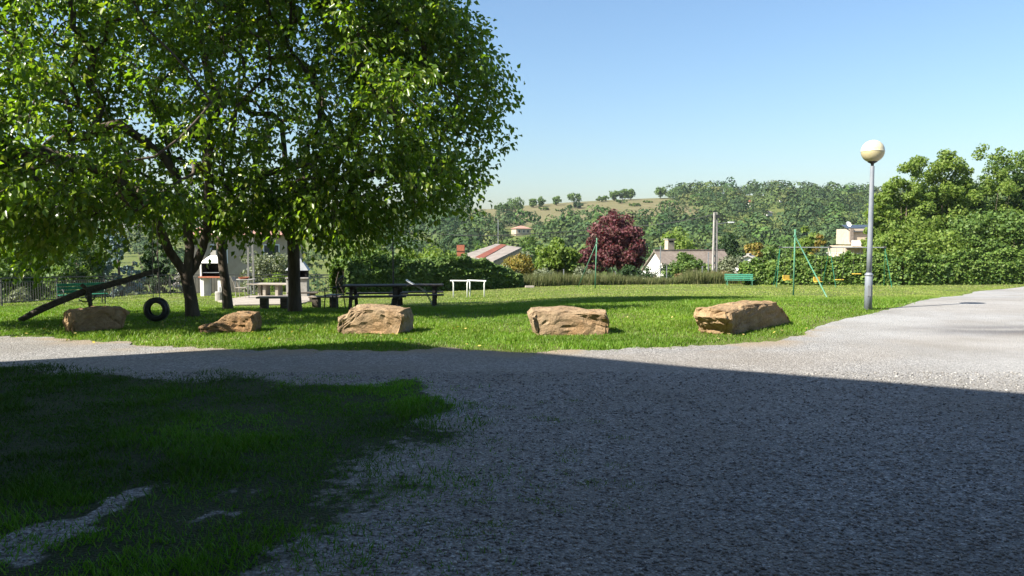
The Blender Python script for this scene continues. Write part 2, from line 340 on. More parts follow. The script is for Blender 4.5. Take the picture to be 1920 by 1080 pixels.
# --- loose pebbles close to the viewer
n = 46000; Y = 2.9+(rng.random(n)**1.6)*6.0; X = (rng.random(n)*2-1)*.74*Y
k = rng.random(n) > fgdens(X, Y)*2.4; X = X[k]; Y = Y[k]; n = len(X)
r = (.0055+.009*rng.random(n)**2)*(.8+.05*Y)
o6 = np.array([(1,0,0),(0,1,0),(-1,0,0),(0,-1,0),(0,0,1),(0,0,-1)], float); f8 = np.array([(0,1,4),(1,2,4),(2,3,4),(3,0,4),(1,0,5),(2,1,5),(3,2,5),(0,3,5)])
V = o6[None]*(r[:,None,None]*(1+.5*rng.normal(size=(n,6,1)).clip(-1,1)))*np.array([1,1,.62]); a = rng.random(n)*6.28
ca, sa = np.cos(a)[:,None], np.sin(a)[:,None]; V = np.stack([V[...,0]*ca-V[...,1]*sa, V[...,0]*sa+V[...,1]*ca, V[...,2]], -1)
V += np.stack([X, Y, gz(X, Y)+.014+r*.25], -1)[:,None]
stuff(npmesh('loose_gravel', V.reshape(-1,3), (np.arange(n)[:,None,None]*6+f8[None]).reshape(-1,3), M['pebble']), 'loose grey pebbles scattered over the gravel yard', 'gravel')
# --- grass blades
def blades(X, Y, h, w, zoff, lean=.5):
    n = len(X); a = rng.random(n)*6.283; b = rng.random(n)*6.283; z = gz(X, Y)+zoff; l = lean*h*(.3+rng.random(n))
    dx = np.cos(a)*w/2; dy = np.sin(a)*w/2
    V = np.stack([np.stack([X-dx, Y-dy, z], -1), np.stack([X+dx, Y+dy, z], -1), np.stack([X+np.cos(b)*l, Y+np.sin(b)*l, z+h], -1)], 1)
    return V.reshape(-1, 3), np.arange(n*3).reshape(-1, 3)
def lawn_points(n, y0, y1, pw):
    Y = y0+(rng.random(n)**pw)*(y1-y0); X = (rng.random(n)*2-1)*.72*(Y+1.5)
    return X[(Y < np.interp(X, EDGE[:,0], EDGE[:,1])+1)], Y[(Y < np.interp(X, EDGE[:,0], EDGE[:,1])+1)]
X1, Y1_ = lawn_points(420000, 9.5, 24, 1.5); X2, Y2_ = lawn_points(260000, 20, 47, 1.4)
X = np.concatenate([X1, X2]); Y = np.concatenate([Y1_, Y2_])
s = Y-yard_y(X); edge = sst(-.25, .5, s+.3*(fbm(X*3, Y*3, 41)-.5)*2)
worn = sst(.62, .72, fbm(X*.45+3, Y*.45, 61))*sst(22, 28, Y)*.7
keep = rng.random(len(X)) < edge*(1-worn)*(.35+.65*sst(.3, .55, fbm(X*.8, Y*.8, 51))); X = X[keep]; Y = Y[keep]; edge = edge[keep]
h = (.022+.036*rng.random(len(X)))*(.5+.5*edge)*(1+.6*sst(.55, .7, fbm(X*.6, Y*.6, 71)))*np.where(Y > 24, .8, 1); w = .010+.0007*Y
V, F = blades(X, Y, h, w, -.003, .7)
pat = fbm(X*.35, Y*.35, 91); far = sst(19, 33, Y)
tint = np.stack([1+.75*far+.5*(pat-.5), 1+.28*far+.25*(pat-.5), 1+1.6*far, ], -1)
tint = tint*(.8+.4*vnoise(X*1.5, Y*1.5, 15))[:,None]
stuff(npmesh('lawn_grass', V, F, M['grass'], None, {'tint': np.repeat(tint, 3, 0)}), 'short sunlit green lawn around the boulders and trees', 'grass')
n = 310000; Y = 2.9+(rng.random(n)**1.25)*6.9; X = -9+rng.random(n)*9.6
d = fgdens(X, Y); keep = (rng.random(n) < d*(.25+.75*sst(.35, .6, fbm(X*2.6, Y*2.6, 88)))) & (X > -1.0*(Y+2)); X = X[keep]; Y = Y[keep]
h = (.02+.035*rng.random(len(X)))*(.6+.9*sst(.45, .75, fbm(X*1.4, Y*1.4, 19))); V, F = blades(X, Y, h, .007+.0006*Y, .01, .8)
tint = (.26+.85*vnoise(X*.8, Y*.8, 25)*sst(-5.5, -1.2, X-.25*(Y-6))+.2*vnoise(X*2, Y*2, 4))[:,None]*np.array([[.75,1.05,.75]])  # tint well below the lawn's: building shade deepened in the grass colour itself
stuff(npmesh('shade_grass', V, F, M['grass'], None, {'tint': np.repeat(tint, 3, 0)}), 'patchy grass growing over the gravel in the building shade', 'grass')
# stray weed tufts on the gravel
tx, ty = [], []
for q in [(1108,911),(1005,944),(885,760),(880,950),(920,990),(860,1010),(800,985)]:
    c = G(*q); m = 70; tx.append(c[0]+rng.normal(size=m)*.06); ty.append(c[1]+rng.normal(size=m)*.04)
m = 30; wx = rng.random(m)*1.9-1.0; wy = 3.4+rng.random(m)*4
for i in range(m): tx.append(wx[i]+rng.normal(size=34)*.06); ty.append(wy[i]+rng.normal(size=34)*.05)
X = np.concatenate(tx); Y = np.concatenate(ty); V, F = blades(X, Y, .008+.018*rng.random(len(X)), .008, .012, .9)
stuff(npmesh('weed_tufts', V, F, M['grass'], None, {'tint': np.full((len(V), 3), .8)}), 'small weed tufts dotted on the grey gravel', 'weeds')
# --- tall dry grass along the far lawn edge
n = 26000; X = -4.5+rng.random(n)*20; Y = np.interp(X, EDGE[:,0], EDGE[:,1])+.4+rng.random(n)*1.6-.4*(fbm(X, X*0, 3)-.5)
h = (.35+.6*rng.random(n))*(.25+1.2*fbm(X*.9, X*0+1, 14)); V, F = blades(X, Y, h, .03+.02*rng.random(n), 0, .35)
stuff(npmesh('tall_grass', V, F, M['dry_grass']), 'tall dry straw coloured grass along the far lawn edge', 'grass')
# --- fallen yellow leaves and dandelions near the lawn edge
n = 110; Y = 10.8+rng.random(n)*5; X = -9+rng.random(n)*15; k = Y > yard_y(X)-.3; X = X[k]; Y = Y[k]; n = len(X)
V, F = card_quads(np.stack([X, Y, gz(X, Y)+.045], -1), np.array([[0,0,1.]])+rng.normal(size=(n,3))*.4, .05)
M['fallen'] = leaf_mat('fallen_leaf', [(.5,.42,.05),(.45,.35,.12),(.55,.5,.2)], .2)
stuff(npmesh('fallen_leaves', V, F, M['fallen']), 'small yellow fallen leaves and flowers in the lawn', 'leaves')
# --- paved pad under the stone table
pad = [G(*q) for q in [(408,566),(470,556),(575,553),(600,562),(560,572),(440,574)]]
mb = MB(); mb.add([(p.x, p.y, g1(p.x, p.y)+.05) for p in pad]+[(p.x, p.y, g1(p.x, p.y)-.1) for p in pad],
    [tuple(range(6))]+[(i, i+6, (i+1) % 6+6, (i+1) % 6) for i in range(6)])
struct(mb.build('paved_pad', M['stone_slab']))
# ================================================================ BUILDING THAT SHADES THE YARD (behind and left of the camera)
def ground_xy(px, py): v = G(px, py); return v
HB = 12.0
shad = [G(*q) for q in [(-260,690),(0,690.5),(170,695.5),(400,676),(600,655),(700,641),(740,640.5),(860,655),(1000,662),(1300,690),(1600,713),(1920,740)]]
roofline = [p+to_sun*((HB-p.z)/to_sun.z) for p in shad]
a, b_ = roofline[-2], roofline[-1]; roofline.append(b_+(b_-a).normalized()*5.6); roofline.append(Vector((14, -1.9, HB)))  # last stretch is an unseen wing, added behind the camera to block sky light
a = roofline[0]; roofline.insert(0, a+Vector((-14, -1.0, 0)))
outer = [(p.x, p.y) for p in roofline]; back = [(outer[-1][0]-5, outer[-1][1]-14), (outer[0][0]+2, outer[0][1]-18)]
bt = thing('building', 'tall plastered building whose shadow covers the gravel yard, with an added unseen wing blocking sky', 'building', (outer[6][0], outer[6][1], 0))
loc = [(x-bt.location.x, y-bt.location.y) for x, y in outer+back]
MB().prism(loc, -.3, HB-.25).build('wall', M['plaster_cream'], bt)
MB().prism(loc, HB-.247, HB).build('roof', M['roof_pink'], bt)
# ================================================================ THE BIG TREES
def tree_skeleton(nodes, parent, targets, step, bias=.7, droop=.15, jit=.12):
    """join every target to the best existing node by a bent chain of nodes"""
    N = [Vector(p) for p in nodes]; Pn = list(parent); A = np.array([tuple(p) for p in N]); tips = []
    base = A[0]; cap = 60000; buf = np.zeros((cap, 3)); buf[:len(A)] = A; m = len(A); od = np.zeros((cap, 3))
    for i in range(m): od[i] = tuple((N[i]-N[Pn[i]]).normalized()) if Pn[i] >= 0 else (0,0,1)
    first = 1
    for T in targets:
        d = T-buf[:m]; L = np.linalg.norm(d, axis=1)+1e-6
        cosv = (d*od[:m]).sum(1)/L; cost = L*(1+bias*(1-cosv)); cost[:first] += 5
        if T[2] < 2.6: cost = cost+3.0*np.clip(T[2]+.9-buf[:m, 2], 0, 2)
        j = int(cost.argmin()); L0 = L[j]; k = max(1, int(L0/step)); p0 = Vector(buf[j]); t = Vector(T); dirv = Vector(od[j]); prev = j
        c1 = p0+dirv*L0*.45
        for s_ in range(1, k+1):
            u = s_/k; q = p0*(1-u)**2+c1*2*u*(1-u)+t*u*u
            if s_ < k: q += Vector(rng.normal(size=3))*jit*step
            q.z -= droop*u*u*L0*.3
            N.append(q); Pn.append(prev); buf[m] = tuple(q); v = (q-N[prev]); od[m] = tuple(v.normalized()) if v.length > 1e-6 else od[prev]
            prev = m; m += 1
        tips.append(prev)
    return N, Pn, tips
def tube_tree(name, N, Pn, rad, mat, parent, smooth=True):
    ch = [[] for _ in N]
    for i, p in enumerate(Pn):
        if p >= 0: ch[p].append(i)
    mb = MB(); start = [(0, None)]
    while start:
        i, par = start.pop(); pts = [N[i]]; rs = [rad[i]]
        if par is not None: pts.insert(0, N[par]); rs.insert(0, min(rad[par], rad[i]*1.1))
        while ch[i]:
            c = max(ch[i], key=lambda q: rad[q])
            for o in ch[i]:
                if o != c: start.append((o, i))
            i = c; pts.append(N[i]); rs.append(rad[i])
        if len(pts) > 1:
            R = max(rs); mb.tube(pts, rs, 10 if R > .06 else 6 if R > .02 else 3, cap=False)
    return mb.build(name, mat, parent, smooth)
def pipe_radii(N, Pn, r0, rtip, g=2.3):
    a = np.zeros(len(N)); order = range(len(N)-1, -1, -1); kids = np.zeros(len(N), int)
    for p in Pn:
        if p >= 0: kids[p] += 1
    for i in order:
        if kids[i] == 0: a[i] = 1
        if Pn[i] >= 0: a[Pn[i]] += a[i]
    r = a**(1/g); e = math.log(r0/rtip)/math.log(r[0]) if r[0] > 1 else 1
    return rtip*r**e
def sprays(tips, dirs, k, spread, L0, L1, wr, droop=.8, outward=None):
    n = len(tips)*k; C0 = np.repeat(tips, k, 0); D0 = np.repeat(dirs, k, 0)
    along = (rng.random(n)-.75)[:, None]*spread*1.6; off = rng.normal(size=(n, 3))*spread*.42*np.array([1, 1, .8])
    C = C0+D0*along+off; sz = L0+(L1-L0)*rng.random(n)
    D = D0*.55+unit(off)*.6+rng.normal(size=(n, 3))*.45; D[:, 2] -= droop
    Nn = rng.normal(size=(n, 3))*.75+D0*.35; Nn[:, 2] += .9
    return leaf_quads(C, D, Nn, sz, sz*wr)
def envelope_targets(blobs, n, gap, seed, shell=.68, axes=((-7.9, 1.5), (-5.9, 1.5))):
    out = []; wb = np.array([(b[1][0]*b[1][1]*b[1][2])**.85 for b in blobs]); wb /= wb.sum()
    while len(out) < n:
        c, r = blobs[rng.choice(len(blobs), p=wb)]; v = rng.normal(size=3); v /= np.linalg.norm(v); q = rng.random()**(1/3.)
        q = q if rng.random() > shell else .78+.22*rng.random()
        p = np.array(c)+v*q*np.array(r)
        if p[2] < g1(p[0], p[1])+1.35: continue
        if 2.7 < p[2] < 6.2 and any(abs(p[0]-ax-(p[2]-3)*(.0 if ax > -7 else -.12)) < aw for ax, aw in axes) and rng.random() < .66: continue
        g = vnoise(p[0]*.62+p[2]*.31, p[1]*.62+p[2]*.45, seed)
        if g < gap: continue
        out.append(p)
    return np.array(out)
def big_tree(label, base, trunk, forks, blobs, n, k, r0, seed, gap=.3):
    t = thing('broadleaf_tree', label, 'tree', base, 0, 'broadleaf trees of the leafy clump')
    nodes = [Vector(p)-Vector(base) for p in trunk]; par = [-1]+list(range(len(nodes)-1)); tr = len(nodes)-1
    for fk in forks:
        prev = fk[0]
        for q in fk[1:]: nodes.append(Vector(q)-Vector(base)); par.append(prev); prev = len(nodes)-1
    T = envelope_targets(blobs, n, gap, seed); b0 = np.array(trunk[-1])
    T = T[np.argsort(np.linalg.norm(T-b0, axis=1))]-np.array(base)
    N, Pn, tips = tree_skeleton(nodes, par, T, .38)
    rad = pipe_radii(N, Pn, r0, .005)
    rad = rad*(1+.75*np.exp(-((rad-.05)/.032)**2)); rad[0] *= 1.25
    tube_tree('trunk', N, Pn, rad, M['bark'], t)
    tp = np.array([tuple(N[i]) for i in tips]); dr = np.array([tuple((N[i]-N[Pn[i]]).normalized()) for i in tips])
    V, F = sprays(tp, dr, k, .36, .10, .19, .66)
    sh = rng.random(len(tp)) < .35; ts, ds = tp[sh], dr[sh]; m = 9; u = np.tile(np.arange(m)/m, len(ts))[:, None]*(.45+.5*rng.random(len(ts)).repeat(m)[:, None])
    C = ts.repeat(m, 0)+ds.repeat(m, 0)*u; C[:, 2] -= (u[:, 0]**2)*.25; D = ds.repeat(m, 0)*.6+rng.normal(size=C.shape)*.5; D[:, 2] -= .7
    Nn = rng.normal(size=C.shape)*.5; Nn[:, 2] += 1; sz = .10+.08*rng.random(len(C)); V2, F2 = leaf_quads(C, D, Nn, sz, sz*.62)
    npmesh('crown', np.vstack([V, V2]), np.vstack([F, F2+len(V)]), M['leaf'], t); return t
def V3(px, py, Y): return tuple(P(px, py, Y))
t1 = G(362, 594); t2 = G(428, 580); t3 = G(553, 585)
Y1t, Y2t, Y3t = t1.y, t2.y, t3.y
big_tree('large leafy tree with low forked trunk beside the hanging tyre', tuple(t1),
    [(t1.x, t1.y, t1.z-.1), V3(358,560,Y1t), V3(352,530,Y1t), V3(350,519,Y1t)],
    [[3, V3(335,495,Y1t-.1), V3(318,472,Y1t-.3), V3(300,430,Y1t-.7), V3(262,350,Y1t-1.2), V3(215,250,Y1t-1.6), V3(170,140,Y1t-2)],
     [3, V3(353,498,Y1t), V3(356,465,Y1t+.2), V3(352,430,Y1t+.3), V3(330,330,Y1t+.5), V3(300,220,Y1t+.3), V3(280,110,Y1t)],
     [3, V3(366,500,Y1t+.1), V3(380,465,Y1t+.2), V3(388,430,Y1t+.2), V3(392,340,Y1t-.3), V3(385,240,Y1t-.6), V3(370,120,Y1t-.8)],
     [7, V3(280,400,Y1t-1.6), V3(230,345,Y1t-2.4), V3(150,300,Y1t-3), V3(80,280,Y1t-3.2)]],
    [((-9.8,16.4,5.2),(3.8,4.2,4.4)), ((-11.8,16.2,4.8),(3.4,4.0,3.9)), ((-8.6,16.6,7.2),(3.4,3.4,4)), ((-10.4,14.0,3.8),(3.2,2.2,2.0)), ((-7.2,15.6,3.8),(2.0,2.0,1.7)), ((-11.0,15.0,2.7),(2.8,2.2,1.4)), ((-9.0,15.6,2.7),(2.4,2.0,1.2)), ((-10.2,12.6,3.8),(2.2,1.6,1.7)), ((-8.9,12.9,3.3),(1.5,1.3,1.2)), ((-12.8,14.8,3.2),(2.2,2.2,1.6)), ((-9.6,17,9.6),(3.6,3.6,2.0))],  # last clump: unseen treetop leaves added to thicken the shade on the lawn
    1750, 22, .15, 3, .41)
big_tree('straight trunk leafy tree in the middle of the clump', tuple(t2),
    [(t2.x, t2.y, t2.z-.1), V3(424,540,Y2t), V3(418,500,Y2t), V3(415,465,Y2t), V3(413,430,Y2t)],
    [[4, V3(400,380,Y2t), V3(388,300,Y2t+.2), V3(380,200,Y2t+.3), V3(372,90,Y2t+.4)],
     [4, V3(425,370,Y2t), V3(436,280,Y2t), V3(446,180,Y2t), V3(452,80,Y2t)],
     [4, V3(440,400,Y2t+.2), V3(470,330,Y2t+.4), V3(500,240,Y2t+.5)]],
    [((-8.2,20.6,7.6),(3.6,3.0,4.2)), ((-7.2,20.9,5.0),(3.0,2.6,3.2)), ((-11,20.8,6.2),(3.4,2.6,3.6)), ((-7.4,20.4,3.2),(2.4,2.2,1.4)), ((-7.8,19.4,2.8),(2.8,2.2,1.1))],
    780, 22, .135, 5, .41)
big_tree('dark leafy tree with thick trunk behind the squared boulder, crown reaching furthest right', tuple(t3),
    [(t3.x, t3.y, t3.z-.1), V3(552,540,Y3t), V3(551,495,Y3t), V3(550,455,Y3t)],
    [[3, V3(546,400,Y3t), V3(538,330,Y3t), V3(528,230,Y3t), V3(520,120,Y3t)],
     [3, V3(560,390,Y3t), V3(575,300,Y3t), V3(580,200,Y3t), V3(585,90,Y3t)],
     [3, V3(575,420,Y3t), V3(615,350,Y3t), V3(650,270,Y3t), V3(690,170,Y3t)],
     [3, V3(590,425,Y3t-.4), V3(650,390,Y3t-.8), V3(720,350,Y3t-1), V3(800,330,Y3t-1.2)],
     [3, V3(520,410,Y3t-.5), V3(490,350,Y3t-.9), V3(470,280,Y3t-1.2)]],
    [((-4.4,19.2,5.6),(3.7,3.8,4.0)), ((-2.9,19.0,4.6),(2.75,3.6,3.0)), ((-5.4,19.6,7.8),(3.6,3.2,3.6)), ((-3.9,19,7.6),(2.6,2.8,3.0)), ((-4.2,18.6,3.0),(3.0,2.4,1.7)), ((-2.3,19.3,5.2),(2.5,2.4,2.7)), ((-5.4,18.8,2.6),(2.4,2.2,1.2)), ((-3.4,18.8,3.2),(2.4,2.2,1.4)), ((-6.2,19.4,2.8),(2.2,2.2,1.1)), ((-5.6,19.2,9.8),(3.8,3.6,2.0))],  # topmost clump, out of view, added so the crown shades the lawn more
    1900, 23, .165, 8, .40)
# ================================================================ OTHER TREES, BUSHES, HEDGES
def cleaf(name, cols, trans=.25, **kw): return leaf_mat(name, cols, trans, .55, .25, **kw)
M['lf_green'] = cleaf('green_leaf', [(.04,.08,.018),(.07,.125,.025),(.095,.155,.03),(.12,.17,.042)])
M['lf_bright'] = cleaf('bright_leaf', [(.08,.14,.022),(.125,.19,.032),(.17,.225,.045),(.11,.165,.03)], .38)
M['lf_dark'] = cleaf('dark_leaf', [(.015,.035,.012),(.03,.06,.018),(.045,.08,.025)])
M['lf_plum'] = cleaf('plum_leaf', [(.055,.02,.024),(.11,.035,.045),(.15,.055,.06),(.08,.05,.03),(.17,.075,.075)], .3, tcol=(1.8,.8,.8))
M['lf_olive'] = cleaf('grey_green_leaf', [(.10,.12,.07),(.16,.18,.11),(.20,.22,.14),(.08,.10,.05)])
M['lf_blue'] = cleaf('blue_spruce_needle', [(.10,.15,.155),(.16,.23,.24),(.21,.29,.30),(.07,.11,.11)], .1)
M['lf_yellow'] = cleaf('yellowing_leaf', [(.16,.13,.02),(.24,.18,.035),(.12,.13,.03),(.20,.12,.03)], .3)
M['lf_hedge'] = cleaf('hedge_leaf', [(.03,.07,.012),(.07,.13,.02),(.11,.18,.03),(.16,.22,.05),(.05,.10,.018)], .25)
M['lf_blossom'] = cleaf('pink_grey_leaf', [(.42,.38,.40),(.55,.50,.53),(.25,.24,.22),(.12,.15,.09)], .2)
M['lf_autumn'] = cleaf('russet_leaf', [(.12,.07,.03),(.18,.11,.05),(.10,.10,.04)], .2)
def crown_cards(c, r, nb, n, size, br=(.28,.5), shape='round', thin=0):
    """leaf cards on the surfaces of many small clumps spread over a crown"""
    c = np.array(c); r = np.array(r); Bc = []; Br = []
    while len(Bc) < nb:
        v = rng.normal(size=3); v /= np.linalg.norm(v); q = .25+.6*rng.random()**.6
        if shape == 'cone':
            zz = rng.random(); a = rng.random()*6.28; w = (1-zz)*(.35+.65*rng.random()); p = np.array([math.cos(a)*w, math.sin(a)*w, zz*2-1]); sc = .75-.5*zz
        elif shape == 'column':
            zz = rng.random(); a = rng.random()*6.28; w = (1-zz**2.5*.85)*(.3+.6*rng.random()); p = np.array([math.cos(a)*w, math.sin(a)*w, zz*2-1]); sc = .75-.3*zz
        else: p = v*q; sc = 1
        Bc.append(c+p*r); Br.append((br[0]+(br[1]-br[0])*rng.random())*sc*min(r))
    Bc = np.array(Bc); Br = np.array(Br); w = Br**2; i = rng.choice(nb, n, p=w/w.sum()); v = rng.normal(size=(n, 3)); v = unit(v)
    flat = np.array([1, 1, .8]); q = (.45+.75*rng.random((n, 1))**.8); C = Bc[i]+v*q*Br[i][:, None]*flat
    return card_quads(C, unit(v+.35*np.array([0,0,1]))+rng.normal(size=(n, 3))*.8, size*(.5+.8*rng.random(n)))
def plant(name, label, cat, base, r, mat, n, size, nb=26, shape='round', lift=0, trunk=True, br=(.28,.5), group=None, tr=.12, limbs=5):
    base = Vector(base); base.z = g1(base.x, base.y); t = thing(name, label, cat, base, 0, group); zc = lift+r[2]
    V, F = crown_cards((0, 0, zc), r, nb, n, size, br, shape); npmesh('crown', V, F, mat, t)
    mb = MB(); H = lift+r[2]*(1.7 if shape != 'round' else 1.2); mb.tube([(0,0,-.2),(.03*H*random.uniform(-1,1),.02*H,H*.35),(0,0,H)], [tr, tr*.75, tr*.2], 8)
    for i in range(limbs):
        a = 6.28*i/limbs+random.random(); z0 = max(.1, lift*.8+r[2]*.25*random.random()); e = .7+.2*random.random()
        mb.tube([(0,0,z0), (math.cos(a)*r[0]*e*.45, math.sin(a)*r[1]*e*.45, z0+r[2]*.5), (math.cos(a)*r[0]*e*.8, math.sin(a)*r[1]*e*.8, zc+r[2]*.3*random.uniform(-.4,1))], [tr*.5, tr*.3, tr*.08], 5)
    mb.build('trunk' if trunk else 'stems', M['bark'], t, True); return t
def at_px(px, Y): return Vector(((px-960)/FPX*Y*1.0, Y, 0))
def by_px(name, label, cat, px, top, Y, wpx, mat, n, size, **kw):
    """a plant at forward distance Y, its top at photo row top and wpx wide"""
    p = P(px, top, Y); zb = g1(p.x, Y); H = p.z-zb; lift = kw.pop('lift', .12)*H; ry = kw.pop('deep', 1.0); w = wpx/FPX*Y/2
    return plant(name, label, cat, (p.x, Y, 0), (w, w*ry, (H-lift)/2*1.0), mat, n, size, lift=lift, **kw)
# hedges: leaves over an uneven body, with woody stems inside
def hedge(label, pts, wid, hts, n, size, mat, seed):
    pts = [Vector((*p, 0)) for p in pts]; t = thing('hedge', label, 'hedge', (pts[0].x, pts[0].y, g1(pts[0].x, pts[0].y)))
    seg = [(b-a).length for a, b in zip(pts, pts[1:])]; cum = np.concatenate([[0], np.cumsum(seg)]); Ltot = cum[-1]
    s = rng.random(n)*Ltot; px = np.interp(s, cum, [p.x for p in pts]); py = np.interp(s, cum, [p.y for p in pts])
    i = np.clip(np.searchsorted(cum, s)-1, 0, len(seg)-1); dx = np.array([(b.x-a.x)/l for a, b, l in zip(pts, pts[1:], seg)])[i]; dy = np.array([(b.y-a.y)/l for a, b, l in zip(pts, pts[1:], seg)])[i]
    nx, ny = dy, -dx      # outward normal on the right of the run
    h = np.interp(s, cum, hts)*(.86+.3*fbm(s*.9, s*0, seed)); ang = rng.random(n)*math.pi; q = .8+.25*rng.random(n)+.5*(fbm(s*1.3+np.cos(ang)*2, np.sin(ang)*3, seed+3)-.5)
    c, sn = np.cos(ang), np.sin(ang); ex = np.sign(c)*np.abs(c)**.45*wid*q; ez = np.abs(sn)**.6*h*q
    low = rng.random(n) < .25; ez = np.where(low, rng.random(n)*h*.7, ez); ex = np.where(low, np.sign(c)*wid*q, ex)
    C = np.stack([px+nx*ex, py+ny*ex, gz(px, py)+np.maximum(.05, ez)], -1)-np.array(t.location)
    Nn = np.stack([nx*c, ny*c, sn*.8+.3], -1)+rng.normal(size=(n, 3))*.6
    V, F = card_quads(C, Nn, size*(.6+.8*rng.random(n))); npmesh('foliage', V, F, mat, t)
    mb = MB()
    for k in range(int(Ltot/.45)):
        s0 = (k+.5)*.45; x = np.interp(s0, cum, [p.x for p in pts]); y = np.interp(s0, cum, [p.y for p in pts]); hh = np.interp(s0, cum, hts)*.75; b = Vector((x, y, g1(x, y)))-t.location
        for m in range(3): mb.tube([b+Vector((random.uniform(-.2,.2), random.uniform(-.2,.2), -.1)), b+Vector((random.uniform(-.4,.4), random.uniform(-.4,.4), hh*.5)), b+Vector((random.uniform(-.6,.6), random.uniform(-.5,.5), hh))], [.03,.02,.006], 4, False)
    mb.build('stems', M['bark'], t); return t
hr = [(P(1390,500,45.4).x, 45.4), (P(1530,500,45.0).x, 45.0), (P(1680,500,44.6).x, 44.6), (P(1930,500,46.5).x, 46.5), (42, 48.5)]
hedge('long clipped green hedge running behind the swings to the right', hr, .75, [1.3,1.65,1.8,2.0,2.05], 70000, .15, M['lf_hedge'], 2)
hc = [(P(632,540,36).x, 36.2), (P(700,530,37.5).x, 37.7), (P(800,530,39.6).x, 39.8), (P(900,530,41.6).x, 41.8), (P(965,535,43).x, 43.3)]
hedge('dark shaded hedge behind the picnic tables and white frames', hc, .8, [1.5,1.9,1.8,1.5,.8], 42000, .14, M['lf_green'], 6)
# right-hand trees beyond the hedge
for a in [(1652,336,57,64,'bright leafy tree just left of the grey lamp pole top','lf_bright',8000), (1704,262,60,104,'pale green tree just right of the lamp pole','lf_bright',17000), (1745,282,62,90,'lower pale green tree second from the lamp pole','lf_bright',12000),
          (1782,252,61,112,'tall pointed green tree third from the lamp pole beyond the hedge','lf_bright',17000), (1815,284,63,90,'slightly lower green tree between two tall ones at right','lf_green',11000), (1856,226,64,118,'tallest loose crowned tree at the right with sky gaps','lf_bright',13000),
          (1905,240,66,110,'loose topped tree at the far right edge','lf_green',12000), (1940,228,65,100,'tree cut by the right edge of the view','lf_green',9000)]:
    by_px('tree', a[4], 'tree', a[0], a[1], a[2], a[3], M[a[5]], a[6], .19, nb=150 if a[1] > 270 else 90, br=(.12,.30), group='trees beyond the right hedge', lift=.02, tr=.16)
for a in [(1830,385,55,140,'broad dark green tree filling the lower right','lf_green',14000), (1900,380,54,130,'low dark tree at the right edge above the hedge','lf_green',11000), (1745,392,55,150,'low bushy tree below the pointed tree, above the hedge','lf_bright',13000), (1680,410,54,100,'low bright tree behind the lamp pole, above the hedge','lf_bright',10000)]:
    by_px('tree', a[4], 'tree', a[0], a[1], a[2], a[3], M[a[5]], a[6], .19, nb=110, br=(.13,.30), group='trees beyond the right hedge', lift=.02, tr=.16)
by_px('plum_tree', 'purple leaved plum tree standing behind the lawn', 'tree', 1158, 378, 54, 124, M['lf_plum'], 11000, .18, nb=130, br=(.09,.22), lift=.10)
by_px('plum_bush', 'small dark red bush left of the purple plum tree', 'bush', 1092, 445, 53, 44, M['lf_plum'], 3000, .18, nb=20, trunk=False, lift=0)
by_px('bush', 'rounded yellow green bush left of the purple tree', 'bush', 1048, 438, 49, 92, M['lf_bright'], 11000, .17, nb=50, br=(.16,.34), trunk=False, lift=.02)
by_px('bush', 'low yellow leaved bush beside the striped roof', 'bush', 968, 472, 46, 90, M['lf_yellow'], 7000, .14, nb=40, trunk=False, lift=0, br=(.2,.4))
by_px('bush', 'low green bush in front of the purple tree, by the dry grass', 'bush', 1010, 500, 45.5, 80, M['lf_olive'], 5000, .13, nb=30, trunk=False, lift=0)
by_px('bush', 'green shrub in front of the gabled house roof', 'bush', 1290, 474, 52, 92, M['lf_green'], 10000, .15, nb=40, trunk=False, lift=0, br=(.18,.36))
by_px('bush', 'grey leaved shrub beside the concrete power pole', 'bush', 1372, 465, 53, 50, M['lf_olive'], 5500, .15, nb=34, trunk=False, lift=0)
by_px('bush', 'thin dark shrub against the white gable', 'bush', 1228, 488, 50, 66, M['lf_dark'], 2200, .10, nb=26, trunk=False, lift=0, br=(.12,.3))
by_px('bush', 'russet weedy bush left of the right green bench', 'bush', 1345, 505, 48.3, 60, M['lf_autumn'], 4500, .12, nb=34, trunk=False, lift=0)
by_px('bush', 'small russet weedy bush below the white gable', 'bush', 1290, 512, 48, 70, M['lf_autumn'], 3500, .12, nb=30, trunk=False, lift=0)
by_px('tree', 'small tree with yellow autumn leaves above the hedge', 'tree', 1416, 446, 82, 38, M['lf_yellow'], 3500, .28, nb=24, lift=.35)
by_px('tree', 'slender bright tree behind the tall green post', 'tree', 1512, 398, 88, 50, M['lf_bright'], 4200, .3, nb=30, lift=.1, br=(.2,.42))
by_px('tree', 'thin yellowing sapling right of the tall green post', 'tree', 1534, 425, 84, 34, M['lf_yellow'], 1200, .25, nb=16, lift=.15)
by_px('tree', 'round green tree above the gabled house chimney', 'tree', 1275, 418, 92, 84, M['lf_bright'], 7500, .32, nb=40, lift=.05)
by_px('tree', 'dark evergreen to the right of the power pole', 'tree', 1376, 425, 96, 66, M['lf_dark'], 5500, .32, nb=36, lift=.05)
by_px('tree', 'green tree behind the yellow tree and hedge', 'tree', 1450, 452, 92, 60, M['lf_green'], 5000, .3, nb=36, lift=.05)
by_px('tree', 'broad green tree left of the cream house', 'tree', 1492, 446, 98, 74, M['lf_green'], 5500, .32, nb=36, lift=.05)
by_px('tree', 'bushy green tree in front of the cream house', 'tree', 1568, 458, 84, 36, M['lf_bright'], 2600, .28, nb=22, lift=.05)
by_px('tree', 'round tree below the lone pink roofed house', 'tree', 1000, 432, 130, 60, M['lf_green'], 5000, .42, nb=36, lift=.05)
by_px('tree', 'leafy tree above the striped roof', 'tree', 925, 432, 120, 70, M['lf_green'], 5000, .4, nb=36, lift=.05)
